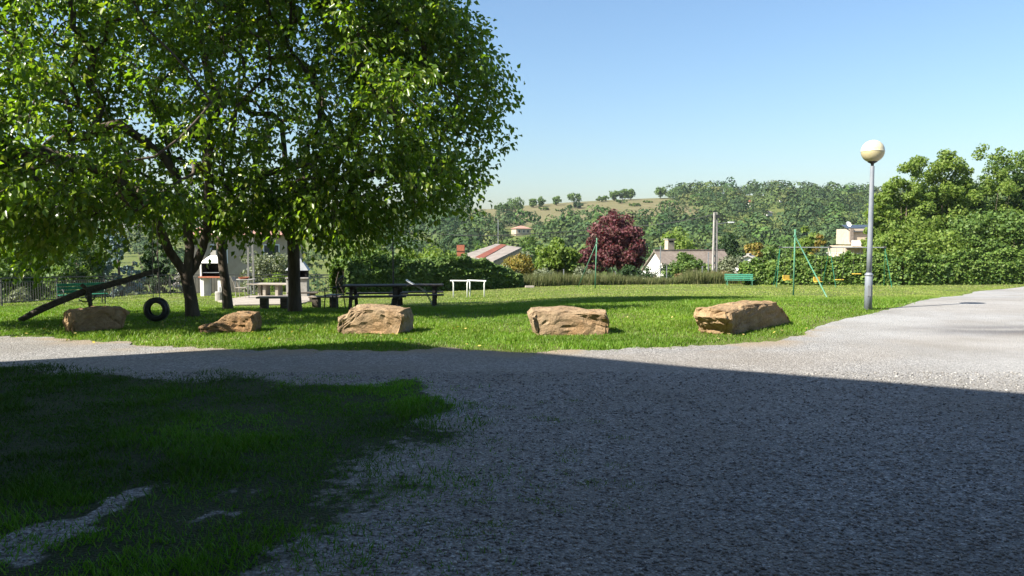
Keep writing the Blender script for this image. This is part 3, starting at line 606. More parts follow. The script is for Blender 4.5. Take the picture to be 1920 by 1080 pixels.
by_px('tree', 'grey green tree between striped roof and bush', 'tree', 975, 452, 100, 60, M['lf_olive'], 4500, .34, nb=30, lift=.05)
# beyond the left railing
by_px('blue_spruce', 'blue grey spruce tree behind the left railing', 'tree', 215, 385, 41, 150, M['lf_blue'], 17000, .13, shape='cone', nb=300, br=(.09,.16), lift=0)
by_px('spruce', 'dark conifer between the blue spruce and white house', 'tree', 292, 372, 45, 120, M['lf_dark'], 15000, .15, shape='cone', nb=220, br=(.11,.20), lift=0)
by_px('tree', 'speckled broadleaf tree left of the blue spruce', 'tree', 140, 405, 39, 110, M['lf_green'], 9000, .15, nb=60, br=(.16,.32), lift=.03)
for a in [(20,455,42,120,'lf_green','green bush at the left edge beyond the railing'), (80,440,47,120,'lf_green','tall green bush beyond the railing left of the speckled tree'), (-30,420,60,200,'lf_dark','dark tree at the far left behind the bushes'), (110,400,66,220,'lf_dark','broad dark tree high behind the left bushes')]:
    by_px('tree', a[5], 'tree', a[0], a[1], a[2], a[3], M[a[4]], 8500, .2, nb=60, br=(.18,.34), lift=.02)
for a in [(30,540,31,110,'lf_olive','dry yellowish weeds behind the railing at left'), (270,535,37.5,120,'lf_olive','pale weeds along the railing below the dark conifer'), (128,540,33.5,100,'lf_bright','yellow green weeds behind the left green bench')]:
    by_px('bush', a[5], 'bush', a[0], a[1], a[2], a[3], M[a[4]], 4000, .12, nb=30, trunk=False, lift=0, deep=.5)
by_px('olive_shrub', 'grey green olive shrub in front of the tan house wall', 'bush', 497, 458, 42, 110, M['lf_olive'], 9000, .12, nb=60, br=(.18,.34), trunk=False, lift=0)
by_px('bush', 'yellow green bush behind the kettle hooded barbecue', 'bush', 525, 510, 40, 52, M['lf_bright'], 3500, .11, nb=26, trunk=False, lift=0)
by_px('flowering_shrub', 'pink grey flowering shrub by the white house corner', 'bush', 339, 470, 43, 30, M['lf_blossom'], 2600, .10, nb=26, trunk=False, lift=0)
by_px('tree', 'sunlit green tree behind the dark hedge and thick trunk', 'tree', 690, 445, 45, 150, M['lf_bright'], 9000, .17, nb=60, br=(.18,.34), lift=.02)
by_px('tree', 'sunlit bushy tree over the dark hedge near the white frames', 'tree', 800, 455, 47, 130, M['lf_bright'], 8000, .17, nb=56, br=(.18,.34), lift=.02)
for a in [(1098,500,46.5,50,'lf_olive','low grey shrub at the foot of the purple tree, left side',3000), (1180,498,46.5,60,'lf_dark','dark low shrub between the purple tree and the white gable',3000), (950,498,45,60,'lf_olive','pale shrub at the right end of the dark hedge',3500)]:
    by_px('bush', a[5], 'bush', a[0], a[1], a[2], a[3], M[a[4]], a[6], .12, nb=34, trunk=False, lift=0)
for a in [(1020,388,452,26,'long low hedge bush along the tan field, left'),(1050,392,440,30,'middle bush of the hedge line below the tan field'),(1165,374,470,34,'long dark bush near the top of the tan field'),(1215,376,468,24,'bush at the right part of the tan field')]:
    by_px('field_bush', a[4], 'bush', a[0], a[1], a[2], a[3], M['lf_green'], 600, .8, nb=16, lift=0, limbs=3, tr=.2, trunk=False, group='bushes in the far field')
# --- wooded hillside: one mass, with a few single trees in front
def wood():
    n = 2900; Y = 112+(rng.random(n)**.8)*430; px = 700+rng.random(n)*1280; px = np.where(rng.random(n) < .12, -100+rng.random(n)*800, px); X = (px-960)/FPX*Y
    pq = X/Y*FPX+960; f = ((Y > 350) & (pq > 985) & (pq < 1248)) | (Y > 385) & (Y < 520) & (X > -30) & (X < 100+.12*(Y-470))
    ridge = (Y > 508)
    k = ~f & ((Y < 505) | (X > 100)); X = X[k]; Y = Y[k]
    for hpx, hy, hr_ in [(977, 328, 20), (1407, 433, 9), (1462, 453, 7), (1440, 383, 9)]:
        k = (np.abs((X/Y*FPX+960)-hpx) > hr_*1.5) | (Y > hy) | (Y < hy-120); X = X[k]; Y = Y[k]
    k = ~((np.abs(X-at_px(900,150).x) < 6) & (np.abs(Y-150) < 30)); X = X[k]; Y = Y[k]
    n = len(X); print('wood', n); R = (1.7+4.2*rng.random(n)**1.6)*(.8+.0006*Y); m = 130; i = np.repeat(np.arange(n), m); v = unit(rng.normal(size=(n*m, 3))); v[:, 2] = np.abs(v[:, 2])*1.1-.25
    lump = 1+.16*np.sin(v[:, 0]*4+i)+.15*np.cos(v[:, 2]*5+i*1.7)+.07*rng.normal(size=n*m)
    C = np.stack([X, Y, gz(X, Y)+R*.85], -1)[i]+v*(R[i]*lump)[:, None]*np.array([1, 1, 1.05])
    V, F = card_quads(C, v+rng.normal(size=v.shape)*.2+np.array([0,0,.05]), R[i]*.22*(.6+.8*rng.random(n*m)))
    pal = np.array([(1,1,1),(1.25,1.15,.9),(.75,.85,.9),(1.5,1.3,1.0),(.6,.75,.7),(1.9,1.35,1.25),(1.1,1.25,.8),(1.7,1.5,1.3)]); ti = pal[rng.choice(8, n, p=[.26,.18,.18,.1,.12,.04,.08,.04])]*(.65+.4*rng.random((n,1))+.55*(fbm(X*.035, Y*.03, 12)-.4)[:,None])
    M['lf_wood'] = leaf_mat('woodland_leaf', [(.036,.068,.022),(.046,.08,.026),(.058,.092,.03),(.048,.078,.03)], .08, .7, .15, None, True)
    stuff(npmesh('woodland', V, F, M['lf_wood'], None, {'tint': np.repeat(ti[i], 4, 0)}), 'wooded hillside of mixed green trees across the valley', 'woodland')
wood()
for q in [(1238,349,498,26,'lone round tree standing on the ridge above the tan field'),(1270,351,497,22,'rounded tree at the right end of the tan ridge field'),(1152,356,492,20,'tree in the row on the ridge above the field, centre'),(1168,354,494,22,'taller tree of the ridge row right of its neighbour'),(1183,355,494,16,'small tree at the right end of the ridge row'),(1076,361,486,34,'wide tree on the ridge left of the ridge row'),(1044,368,480,16,'small round dark tree on the ridge skyline'),(1014,370,478,20,'pale tree on the skyline left of the small round one'),(1000,371,476,16,'short tree on the skyline above the field left end'),(966,371,440,44,'large rounded tree at the left end of the tan field'),(1084,379,452,22,'dark tree in the middle of the tan field'),(1068,384,455,10,'tiny bush in the tan field'),(940,378,470,30,'leftmost bushy tree on the open skyline'),(1190,381,450,30,'olive bush below the tan field, behind the purple tree'),(1128,366,490,30,'low long bush on the ridge left of the row')]:
    by_px('ridge_tree', q[4], 'tree', q[0], q[1], q[2], q[3], M['lf_green'] if q[0] != 1084 else M['lf_dark'], 900, .9, nb=22, lift=.08, limbs=3, tr=.3, group='trees on the far ridge')
# ================================================================ BOULDERS
def boulder(label, px0, px1, ytop, ybot, outline, depth, yaw, seed, lean=0):
    """outline: front profile in 0..1 units (left to right, bottom to top); the body goes back with broken, uneven faces"""
    b = G((px0+px1)/2, ybot); sc = b.y/FPX; Wd = ((px1-px0)*sc-depth*abs(math.sin(yaw)))/math.cos(yaw)*(1.04+.12*abs(math.sin(yaw))); H = (ybot-ytop)*sc+.05
    import bmesh
    bm = bmesh.new(); pts = [((x-.5)*Wd, z*H) for x, z in outline]; n = len(pts)
    r = random.Random(seed); rings = []
    for j, (yy, s, dz) in enumerate([(-.5,.90,-.05), (-.42,.985,0), (0,1.,.02), (.4,.98,.0), (.5,.88,-.06)]):
        rings.append([bm.verts.new((x*s+lean*yy, yy*depth+r.uniform(-.05,.05)*depth, max(-.1, (z-H*.5)*s+H*.5+dz*H*(1 if z > .2*H else 0)+r.uniform(-.02,.02)*H))) for x, z in pts])
    for a, c in zip(rings, rings[1:]):
        for i in range(n): bm.faces.new((a[i], a[(i+1) % n], c[(i+1) % n], c[i]))
    bm.faces.new(list(reversed(rings[0]))); bm.faces.new(rings[-1])
    bmesh.ops.recalc_face_normals(bm, faces=bm.faces); bmesh.ops.triangulate(bm, faces=bm.faces)
    bmesh.ops.subdivide_edges(bm, edges=bm.edges, cuts=7, use_grid_fill=True, smooth=.0)
    from mathutils import noise as mn
    bm.normal_update()
    for v in bm.verts:
        p = v.co*3.2+Vector((seed*3.1, seed*1.7, 0)); c_ = mn.voronoi(v.co*4.5+Vector((seed,0,0)))[0]; d = mn.fractal(p, .75, 2.1, 7)*.024+mn.noise(v.co*1.6+Vector((seed,0,0)))*.03-max(0., .035-(c_[1]-c_[0])*.25)*.8
        st = mn.noise(Vector((v.co.x*.8, v.co.y*.8, v.co.z*11+seed)))*.011
        v.co += v.normal*(d+st)
    me = bpy.data.meshes.new('boulder'); bm.to_mesh(me); bm.free(); me.materials.append(M['sandstone'])
    o = bpy.data.objects.new('boulder', me); COL.objects.link(o); o.location = (b.x, b.y+depth*.5*math.cos(yaw), b.z-.03); o.rotation_euler = (0, 0, yaw)
    for _ in range(2):          # true size on the ground from its measured extent
        Mw = Matrix.LocRotScale(o.location, o.rotation_euler, None); vs = [Mw @ v.co for v in me.vertices]
        dp = [(v.y*math.cos(PITCH)-(v.z-EYE)*math.sin(PITCH)) for v in vs]; pxs = [960+FPX*v.x/d for v, d in zip(vs, dp)]
        k = (px1-px0)/(max(pxs)-min(pxs)); me.transform(Matrix.Diagonal((k, .5+.5*k, 1, 1))); o.location.x += ((px0+px1)/2-(max(pxs)+min(pxs))/2)/FPX*b.y
    return tag(o, label, 'boulder', 'sandstone boulders lining the gravel yard')
boulder('long dark shaded sandstone boulder near the log, leftmost of the row', 117, 244, 579, 621, [(.05,0),(.0,.45),(.02,.85),(.12,.98),(.5,1.),(.9,.96),(1.,.72),(.93,.55),(.86,.05)], .5, .9, 2)
boulder('low wedge shaped boulder with dappled shade, second from the left', 372, 491, 590, 625, [(.02,0),(.0,.35),(.25,.5),(.42,.85),(.55,1.),(.95,.96),(1.,.55),(.95,0)], .7, .10, 4)
boulder('bulky orange tan boulder with a slanted left end, fully sunlit', 632, 776, 578, 627, [(.03,0),(.0,.3),(.05,.6),(.14,.66),(.22,.98),(.5,1.),(.97,.95),(1.,.6),(.96,.1),(.9,0)], .8, -.14, 6)
boulder('flat topped square edged boulder between the orange one and the dark fronted one', 988, 1143, 585, 630, [(.10,0),(.03,.4),(.0,.85),(.06,1.),(.5,1.),(.97,.97),(1.,.6),(.97,.05)], .85, .05, 9)
boulder('wide boulder with dark rough front, rightmost of the row', 1300, 1484, 572, 617, [(.10,0),(.05,.4),(.0,.7),(.02,.98),(.3,1.03),(.72,.98),(.85,.75),(.97,.4),(1.,.1),(.95,0)], .6, .85, 12)
# ================================================================ LOG SEESAW, TYRE SWING
a = G(36, 604); c = P(160, 546, a.y+.9); d = P(300, 505, a.y+2.0); b = G(178, 578)
t = thing('log_seesaw', 'tilted log seesaw with its low end resting on the grass', 'seesaw', a)
L = lambda v: Vector(v)-a
mb = MB(); mb.tube([L(a)+Vector((0,0,.03)), L(a).lerp(L(c), .3)+Vector((0,0,.06)), L(a).lerp(L(c), .65)+Vector((0,0,.04)), L(c), L(c).lerp(L(d), .5)+Vector((0,0,-.02)), L(d)], [.06,.082,.076,.082,.072,.055], 10)
mb.build('log', M['wood_dark'], t, True)
pb = G(182, 585); pb = Vector((P(180,577,c.y).x, c.y-.15, g1(P(180,577,c.y).x, c.y)))
MB().tube([L(pb)+Vector((0,0,-.1)), L(P(166,545,c.y-.1)), L(P(153,534,c.y-.1))], .045, 8).build('post', M['wood_dark'], t, True)
pb2 = Vector((P(168,577,c.y+.4).x, c.y+.45, 0)); pb2.z = g1(pb2.x, pb2.y)
MB().tube([L(pb2)+Vector((0,0,-.1)), L(c)+Vector((.05,.1,0))], .04, 8).build('post', M['wood_dark'], t, True)
arc = [L(P(148,562,c.y-.12)), L(P(156,566,c.y-.14)), L(P(166,566,c.y-.14)), L(P(176,561,c.y-.12)), L(P(181,552,c.y-.08))]
MB().tube(arc, .016, 6).build('handle', M['metal_dark'], t, True)
MB().tube([L(P(163,548,c.y-.14)), L(P(161,556,c.y-.2)), L(P(166,567,c.y-.22)), L(P(172,573,c.y-.2))], .014, 6).build('handle', M['metal_dark'], t, True)
# tyre
tc = P(293.5, 580, 15.9); R = 21.6/FPX*15.9
t = thing('tyre_swing', 'black car tyre hanging on two ropes from the tree', 'tyre swing', tc, .12)
prof = [(R*.56,-.06),(R*.60,-.095),(R*.85,-.10),(R*.97,-.075),(R,-.03),(R,.03),(R*.97,.075),(R*.85,.10),(R*.60,.095),(R*.56,.06),(R*.62,.055),(R*.84,.075),(R*.92,.04),(R*.92,-.04),(R*.84,-.075),(R*.62,-.055)]
mb = MB(); n = 40; k = len(prof); vs = [(r*math.cos(6.2832*j/n), y, r*math.sin(6.2832*j/n)) for r, y in prof for j in range(n)]
mb.add(vs, [(i*n+j, i*n+(j+1) % n, ((i+1) % k)*n+(j+1) % n, ((i+1) % k)*n+j) for i in range(k) for j in range(n)])
for j in range(60):
    an = 6.2832*j/60
    for y in (-.035, .035): mb.box((math.cos(an)*(R+.002), y, math.sin(an)*(R+.002)), (.022, .05, .018), Matrix.Rotation(-an, 3, 'Y'))
mb.build('tyre', M['rubber'], t, False)
for sx in (-.06, .07): MB().tube([(sx, 0, R*.95), (sx*.8, .02, 1.3), (sx*.4, .05, 2.3)], .009, 5).build('rope', M['rope'], t)
# ================================================================ BENCHES, RAILING
def bench(label, loc, rz, Lb, slat_m, frame_m, arms=True, group=None, slats=2):
    t = thing('bench', label, 'bench', loc, rz, group)
    for i in range(3): MB().box((0, -.17+i*.15, .43), (Lb, .125, .03)).build('seat_slat', slat_m, t, bevel=.006)
    for i in range(slats):
        z = .56+i*(.30/max(1, slats-1))*(1 if slats > 2 else .8); MB().box((0, .22+.10*(z-.5), z), (Lb, .03, .115), Matrix.Rotation(-.12, 3, 'X')).build('back_slat', slat_m, t, bevel=.006)
    for s in (-1, 1):
        x = s*(Lb/2-.12)
        MB().tube([(x,-.27,0),(x,-.24,.40)], .02, 6).build('leg', frame_m, t); MB().tube([(x,.26,0),(x,.19,.42),(x,.30,.92)], .02, 6).build('leg', frame_m, t)
        MB().beam((x,-.25,.405), (x,.20,.405), .035, .02).build('seat_rail', frame_m, t)
        if arms: MB().tube([(x,.24,.62),(x,.0,.68),(x,-.22,.66),(x,-.29,.58),(x,-.27,.42)], .018, 6).build('armrest', frame_m, t, True)
    return t
bl = G(108, 571); br = G(207, 567); br = Vector((br.x, bl.y+.8, 0)); bl.z = 0; mid = (bl+br)/2; mid.z = g1(mid.x, mid.y)
Lw = math.hypot(br.x-bl.x, br.y-bl.y)
bleft = bench('dark green slatted bench in front of the left railing', mid+Vector((.2,0,0)), math.atan2(br.y-bl.y, br.x-bl.x), Lw*1.22, M['green_paint'], M['metal_dark'], True, None, 3); bleft.scale = (1, 1, .8)
mid = G(1386, 532.5); mid = G(1386, 535)
bright = bench('bright green slatted bench in front of the right hedge', mid+Vector((0,0,.0)), -.15, 52/FPX*mid.y*1.0, M['green_bench'], M['green_worn'], False, None, 3); bright.scale = (1, 1, .72)
# railing in bays along the edge of the terrace
f_ = [(-70,23.6), (0,25.3), (105,28.3), (210,31.8), (318,36.0), (395,36.3), (470,36.6), (550,36.9), (632,37.2)]
fp = []
for px, Y in f_: x = (px-960)/FPX*Y; fp.append(Vector((x, Y, g1(x, Y))))
t = thing('railing', 'long dark iron railing with thin upright bars along the lawn edge', 'railing', fp[0])
HF = .92
for i, p in enumerate(fp):
    q = p-fp[0]; MB().box(q+Vector((0,0,HF/2-.1)), (.05,.05,HF+.2)).build('post', M['metal_dark'], t)
    if i+1 < len(fp):
        r = fp[i+1]-fp[0]; mb = MB(); up = Vector((0,0,1))
        MB().beam(q+up*(HF+.02), r+up*(HF+.02), .06, .04).build('top_rail', M['metal_dark'], t)
        mb.beam(q+up*(HF-.12), r+up*(HF-.12), .03, .025); mb.beam(q+up*.1, r+up*.1, .03, .025)
        k = int((r-q).length/.135)
        for j in range(1, k): s = q.lerp(r, j/k); mb.box(s+up*(.1+(HF-.22)/2), (.016,.016,HF-.22))
        mb.build('bar_panel', M['metal_dark'], t)
# ================================================================ BARBECUES, PATIO FURNITURE
bb = G(393, 554); bb = Vector((P(397,554,bb.y).x, 27.0, 0)); bb = G(402, 555)
t = thing('barbecue', 'white masonry barbecue with black fire opening and tile shelf', 'barbecue', bb, -.12)
for s in (-1, 1): MB().prism([(s*.42-.09,-.30),(s*.42+.09,-.30),(s*.42+.09,.30),(s*.42-.09,.30)], -.35, .84).build('side_wall', M['plaster_white'], t, bevel=.01)
MB().box((0,-.02,.875), (1.10,.72,.065)).build('shelf', M['terracotta'], t, bevel=.008)
mb = MB(); mb.box((-.47,.0,1.21), (.08,.58,.6)); mb.box((.47,.0,1.21), (.08,.58,.6)); mb.box((0,.26,1.21), (.86,.08,.6)); mb.build('firebox', M['plaster_white'], t, bevel=.01)
MB().box((0,.21,1.20), (.85,.015,.58)).build('fire_back', M['soot'], t); MB().box((-.42,0,1.2), (.012,.5,.57)).build('fire_cheek', M['soot'], t); MB().box((.42,0,1.2), (.012,.5,.57)).build('fire_cheek', M['soot'], t)
MB().box((0,-.05,1.08), (.80,.42,.015)).build('grill', M['metal_grey'], t)
mb = MB(); bt_, tp_ = [(-.52,-.32,1.512),(.52,-.32,1.512),(.52,.31,1.512),(-.52,.31,1.512)], [(-.16,-.02,1.86),(.16,-.02,1.86),(.16,.28,1.86),(-.16,.28,1.86)]
mb.add(bt_+tp_, [(3,2,1,0),(4,5,6,7),(0,1,5,4),(1,2,6,5),(2,3,7,6),(3,0,4,7)]); mb.build('hood', M['plaster_white'], t, bevel=.01)
MB().box((0,.13,1.97), (.26,.26,.22)).build('chimney', M['concrete'], t)
b2 = G(560, 557)
t = thing('barbecue', 'grey barbecue with pointed hood half hidden behind the thick trunk', 'barbecue', b2, .1)
MB().box((-.02,0,.4), (.9,.6,.84)).build('base', M['concrete'], t, bevel=.02); MB().box((0,-.02,.85), (1.0,.7,.055)).build('shelf', M['concrete'], t, bevel=.01)
mb = MB(); mb.box((-.37,0,1.03), (.08,.5,.3)); mb.box((.37,0,1.03), (.08,.5,.3)); mb.box((0,.22,1.03), (.66,.06,.3)); mb.build('firebox', M['soot'], t)
mb = MB(); bt_, tp_ = [(-.5,-.33,1.182),(.5,-.33,1.182),(.5,.3,1.182),(-.5,.3,1.182)], [(-.12,-.05,1.7),(.12,-.05,1.7),(.12,.2,1.7),(-.12,.2,1.7)]
mb.add(bt_+tp_, [(3,2,1,0),(4,5,6,7),(0,1,5,4),(1,2,6,5),(2,3,7,6),(3,0,4,7)]); mb.build('hood', M['metal_grey'], t, bevel=.01); MB().tube([(0,.07,1.69),(0,.07,2.1)], .08, 12).build('chimney', M['metal_grey'], t)
# stone table
st = G(508, 565); st = G(508, 556); st.z += .03
t = thing('stone_table', 'long pale stone slab table on stone blocks', 'table', st, -.12); t.scale = (1, 1, .75)
MB().box((0,0,.72), (1.95,.8,.08)).build('tabletop', M['stone_slab'], t, bevel=.012)
for s in (-.2, .38): MB().box((s,0,.34), (.14,.5,.69)).build('leg', M['stone_slab'], t, bevel=.01)
MB().box((-.48,.1,.34), (.14,.5,.69)).build('leg', M['stone_slab'], t, bevel=.01)
# garden table and chair of pale metal
gt_ = G(460, 556); gt_.z += .05
t = thing('garden_table', 'thin topped pale garden table behind the metal chair', 'table', gt_, .05)
MB().box((0,0,.72), (.8,.7,.03)).build('tabletop', M['concrete'], t, bevel=.008)
for x in (-.34,.34):
    for y in (-.28,.28): MB().tube([(x,y,-.05),(x,y,.71)], .018, 6).build('leg', M['metal_grey'], t)
tr = thing('planter_tray', 'flat terracotta tray on the pale garden table', 'tray', gt_+Vector((-.05,0,.736)))
MB().lathe([(.16,0),(.20,.02),(.24,.09),(.22,.09),(.17,.03)], 20).build('tray', M['terracotta'], tr)
gc = G(449, 561); gc.z += .05
t = thing('garden_chair', 'pale metal frame garden chair seen from its side near the middle trunk', 'chair', gc, 0)
MB().box((.1,0,.43), (.42,.42,.025)).build('seat', M['stone_slab'], t, bevel=.006)
for y in (-.2,.2):
    MB().tube([(.28,y,.43),(.33,y,0)], .014, 6).build('leg', M['stone_slab'], t); MB().tube([(-.1,y,.43),(-.05,y,0)], .014, 6).build('leg', M['stone_slab'], t)
    MB().tube([(-.10,y,.43),(-.16,y,.66),(-.27,y,.9)], .014, 6).build('back_post', M['stone_slab'], t)
MB().box((-.21,0,.78), (.02,.4,.2), Matrix.Rotation(-.4, 3, 'Y')).build('backrest', M['stone_slab'], t)
cc = G(413, 564); cc.z += .04
t = thing('umbrella_base', 'round concrete parasol base at the foot of the white barbecue', 'parasol base', cc)
MB().lathe([(.19,-.05),(.19,.30),(.17,.33)], 20).build('block', M['concrete'], t); MB().tube([(0,0,.32),(0,0,.5)], .03, 8).build('sleeve', M['metal_grey'], t)
# low plank benches
def low_bench(label, px, py, w, rz, mat):
    p = G(px, py); t = thing('low_bench', label, 'bench', p, rz, 'low plank benches near the trees')
    for y in (-.1, .1): MB().box((0,y,.36), (w,.17,.05)).build('seat_plank', mat, t, bevel=.008)
    for s in (-1, 1): MB().box((s*(w/2-.2),0,.165), (.2,.3,.33)).build('leg', M['wood_dark'], t, bevel=.01)
low_bench('low grey plank bench left of the thick trunk', 515, 580, 1.0, .05, M['wood_grey'])
low_bench('plank bench sticking out right of the thick trunk', 568, 567, 1.1, .15, M['wood_dark'])
low_bench('low plank bench at the left end of the near picnic table', 610, 578, .95, -.05, M['wood_grey'])
# picnic tables
def picnic(label, px, py, w, rz):
    p = G(px, py); t = thing('picnic_table', label, 'picnic table', p, rz, 'dark wooden picnic tables')
    for i in range(5): MB().box((0,-.32+i*.16,.72), (w,.145,.045)).build('top_plank', M['wood_dark'], t, bevel=.006)
    for s in (-1, 1):
        for i in (0, 1): MB().box((0, s*(.62+i*.15),.435), (w,.135,.045)).build('seat_plank', M['wood_dark'], t, bevel=.006)
    for x in (-w/2+.3, w/2-.3):
        for s in (-1, 1): MB().beam((x+.025*s,s*.72,0), (x+.025*s,s*.20,.70), .05, .10, (1,0,0)).build('leg', M['wood_dark'], t)
        MB().beam((x+.07,-.76,.385), (x+.07,.76,.385), .045, .09).build('cross_beam', M['wood_dark'], t); MB().beam((x+.07,-.36,.67), (x+.07,.36,.67), .045, .08).build('cross_beam', M['wood_dark'], t)
    return t
picnic('dark weathered picnic table directly behind the orange tan boulder', 704, 580, 1.9, .10)
picnic('dark picnic table further back, nearer the white frames', 782, 575, 1.75, .10)
# parasol stand: base and bare pole
ps = G(738, 579); t = thing('parasol_stand', 'thin black bare parasol pole standing on a heavy base between tables', 'parasol stand', ps)
MB().lathe([(.24,0),(.26,.03),(.22,.08),(.08,.13),(.05,.32),(.035,.34)], 20).build('base', M['metal_dark'], t, True); MB().tube([(0,0,.3),(0,0,2.9)], .024, 8).build('pole', M['metal_dark'], t)
# black iron armchair
ic = Vector(((626-960)/FPX*22.2, 22.2, 0)); ic.z = g1(ic.x, ic.y)
t = thing('iron_chair', 'black wrought iron armchair at the end of the near picnic table', 'chair', ic, -1.9)
MB().box((0,0,.44), (.46,.44,.03)).build('seat', M['metal_dark'], t, bevel=.008)
for x in (-.2,.2):
    MB().tube([(x,-.19,.43),(x*1.1,-.21,0)], .017, 6).build('leg', M['metal_dark'], t); MB().tube([(x*1.1,.24,0),(x,.19,.43),(x,.27,.95)], .017, 6).build('leg', M['metal_dark'], t)
    MB().tube([(x,.22,.66),(x*1.1,-.05,.68),(x*1.1,-.2,.62),(x*1.1,-.18,.44)], .015, 6).build('armrest', M['metal_dark'], t, True)
mb = MB(); mb.tube([(-.2,.26,.9),(0,.29,1.02),(.2,.26,.9)], .017, 6)
for x in (-.12,-.04,.04,.12): mb.tube([(x,.2,.46),(x,.27,.97)], .01, 5)
mb.build('backrest', M['metal_dark'], t)
# white tubular frames
def uframe(label, p0, p1, h):
    t = thing('bar_frame', label, 'frame', p0, 0, 'white tubular frames on the lawn'); d = p1-p0; d.z = 0; r = .05; e = d.normalized()
    for q, s in ((Vector((0,0,0)), 1), (Vector((d.x,d.y,g1(p1.x,p1.y)-p0.z)), -1)):
        MB().tube([q+Vector((0,0,-.1)), Vector((q.x,q.y,h-.10)), Vector((q.x,q.y,h-.03))-e*s*.02, Vector((q.x,q.y,h))-e*s*.06], .028, 8).build('leg', M['white'], t, True)
    MB().beam(Vector((0,0,h+.015))-e*.14, d+Vector((0,0,h+.015))+e*.10, .07, .045).build('top_bar', M['white'], t, bevel=.01)
Yf = 32.5
def fpt(px, Y): x = (px-960)/FPX*Y; return Vector((x, Y, g1(x, Y)))
uframe('left one of the two white tubular frames before the dark hedge', fpt(850, Yf-.1), fpt(876, Yf-.2), .72)
uframe('right one of the two white tubular frames before the dark hedge', fpt(881, Yf+.1), fpt(908, Yf-.3), .72)
# folded white lounger frame leaning on the far picnic table
fl = fpt(782, 24.5); t = thing('folded_chair', 'folded white tube chair leaning over the far picnic table', 'chair', fl, 0); t.scale = (.85, .85, .82)
for y in (0, .34): MB().tube([(-.42,y,1.06),(-.38,y-.02,1.02),(.10,y,.74),(.30,y,.60)], .022, 8).build('frame_tube', M['white'], t, True)
MB().tube([(-.42,0,1.06),(-.44,.17,1.07),(-.42,.34,1.06)], .022, 8).build('frame_tube', M['white'], t, True)
mb = MB()
for i in range(5): mb.box((-.33+i*.10,.17,1.0-i*.058), (.035,.33,.012), Matrix.Rotation(.52, 3, 'Y'))
mb.build('slats', M['white'], t)
for y in (.02,.32): MB().tube([(.28,y,.62),(.62,y,0)], .018, 6).build('leg', M['metal_grey'], t)
# small slab on the lawn
q = G(993, 539.5); t = MB(); t.box((0,0,.05), (.5,.35,.12), Matrix.Rotation(.1, 3, 'Z')); o = t.build('stone_slab', M['stone_slab'], None, bevel=.02); o.location = q; tag(o, 'small flat stone slab lying on the far lawn', 'slab')
# ================================================================ PLAY POSTS AND SWINGS
def net_post(label, pb, ptop, Y, fx, fy):
    b = fpt(pb, Y); h = P(ptop[0], ptop[1], Y).z-b.z; t = thing('braced_post', label, 'post', b, 0, 'green braced posts on the lawn')
    tp = Vector((P(ptop[0], ptop[1], Y).x-b.x, 0, h)); MB().tube([(0,0,-.1), tp], .03, 10).build('post', M['green_worn'], t, True)
    f = G(fx, fy)-b; MB().tube([f-Vector((0,0,.05)), tp*.9], .024, 8).build('brace', M['green_worn'], t, True)
    MB().box(tp*.9, (.10,.10,.06)).build('clamp', M['green_worn'], t)
net_post('tall green braced post in front of the swings', 1489, (1491,430), 29.5, 1553, 559)
net_post('thin green braced post in front of the purple tree', 1116, (1119,446), 40.0, 1083, 538)
Ys = 42.5; zt = P(1555, 464, Ys).z
pl = fpt(1462, Ys); swl = thing('swing_set', 'long green metal swing frame in front of the hedge', 'swing set', pl)
hs = zt-pl.z; xs_ = [0, fpt(1555, Ys-.2).x-pl.x, fpt(1658, Ys-.4).x-pl.x]
MB().tube([(0,0,hs),(xs_[2],-.4,hs)], .028, 8).build('top_bar', M['metal_grey'], swl)
for i, x in enumerate(xs_):
    yy = -.2*i
    for s in (-1, 1):
        ex = x+(-.5 if i == 0 and s < 0 else .5 if i == 2 and s > 0 else 0); q = Vector((ex, yy+s*.95, 0)); q.z = g1(pl.x+q.x, pl.y+q.y)-pl.z-.05
        MB().tube([q, (x, yy, hs+.02)], .017, 8).build('leg', M['green_paint'], swl)
    MB().box((x,yy,hs+.02), (.12,.14,.12)).build('bracket', M['metal_dark'], swl)
def swing(label, px, seat_py, kind):
    x = (px-960)/FPX*Ys-pl.x; y = -.2*x/xs_[1] if x < xs_[1] else -.2-.2*(x-xs_[1])/(xs_[2]-xs_[1]); z = P(px, seat_py, Ys).z-pl.z
    t = thing('swing', label, 'swing', (pl.x+x, pl.y+y, pl.z+z), .3 if kind else 0, 'yellow swings hanging from the frame')
    MB().box((0,0,.0), (.46,.2,.05)).build('seat', M['yellow'], t, bevel=.015)
    if kind: MB().box((0,.14,.14), (.46,.04,.26), Matrix.Rotation(-.1, 3, 'X')).build('backrest', M['yellow'], t, bevel=.015)
    for s in (-.2, .2): MB().tube([(s,0,.02),(s*.95,0,hs-z-.03)], .008, 5).build('chain', M['chain'], t)
swing('yellow bucket swing left of the tall green post', 1477, 525, True); swing('yellow bucket swing just behind the slanted green brace', 1533, 528, True)
swing('flat yellow swing seat between brace and lamp pole, lower one', 1571, 524, False); swing('flat yellow swing seat nearest the lamp pole, hanging higher', 1602, 513, False)
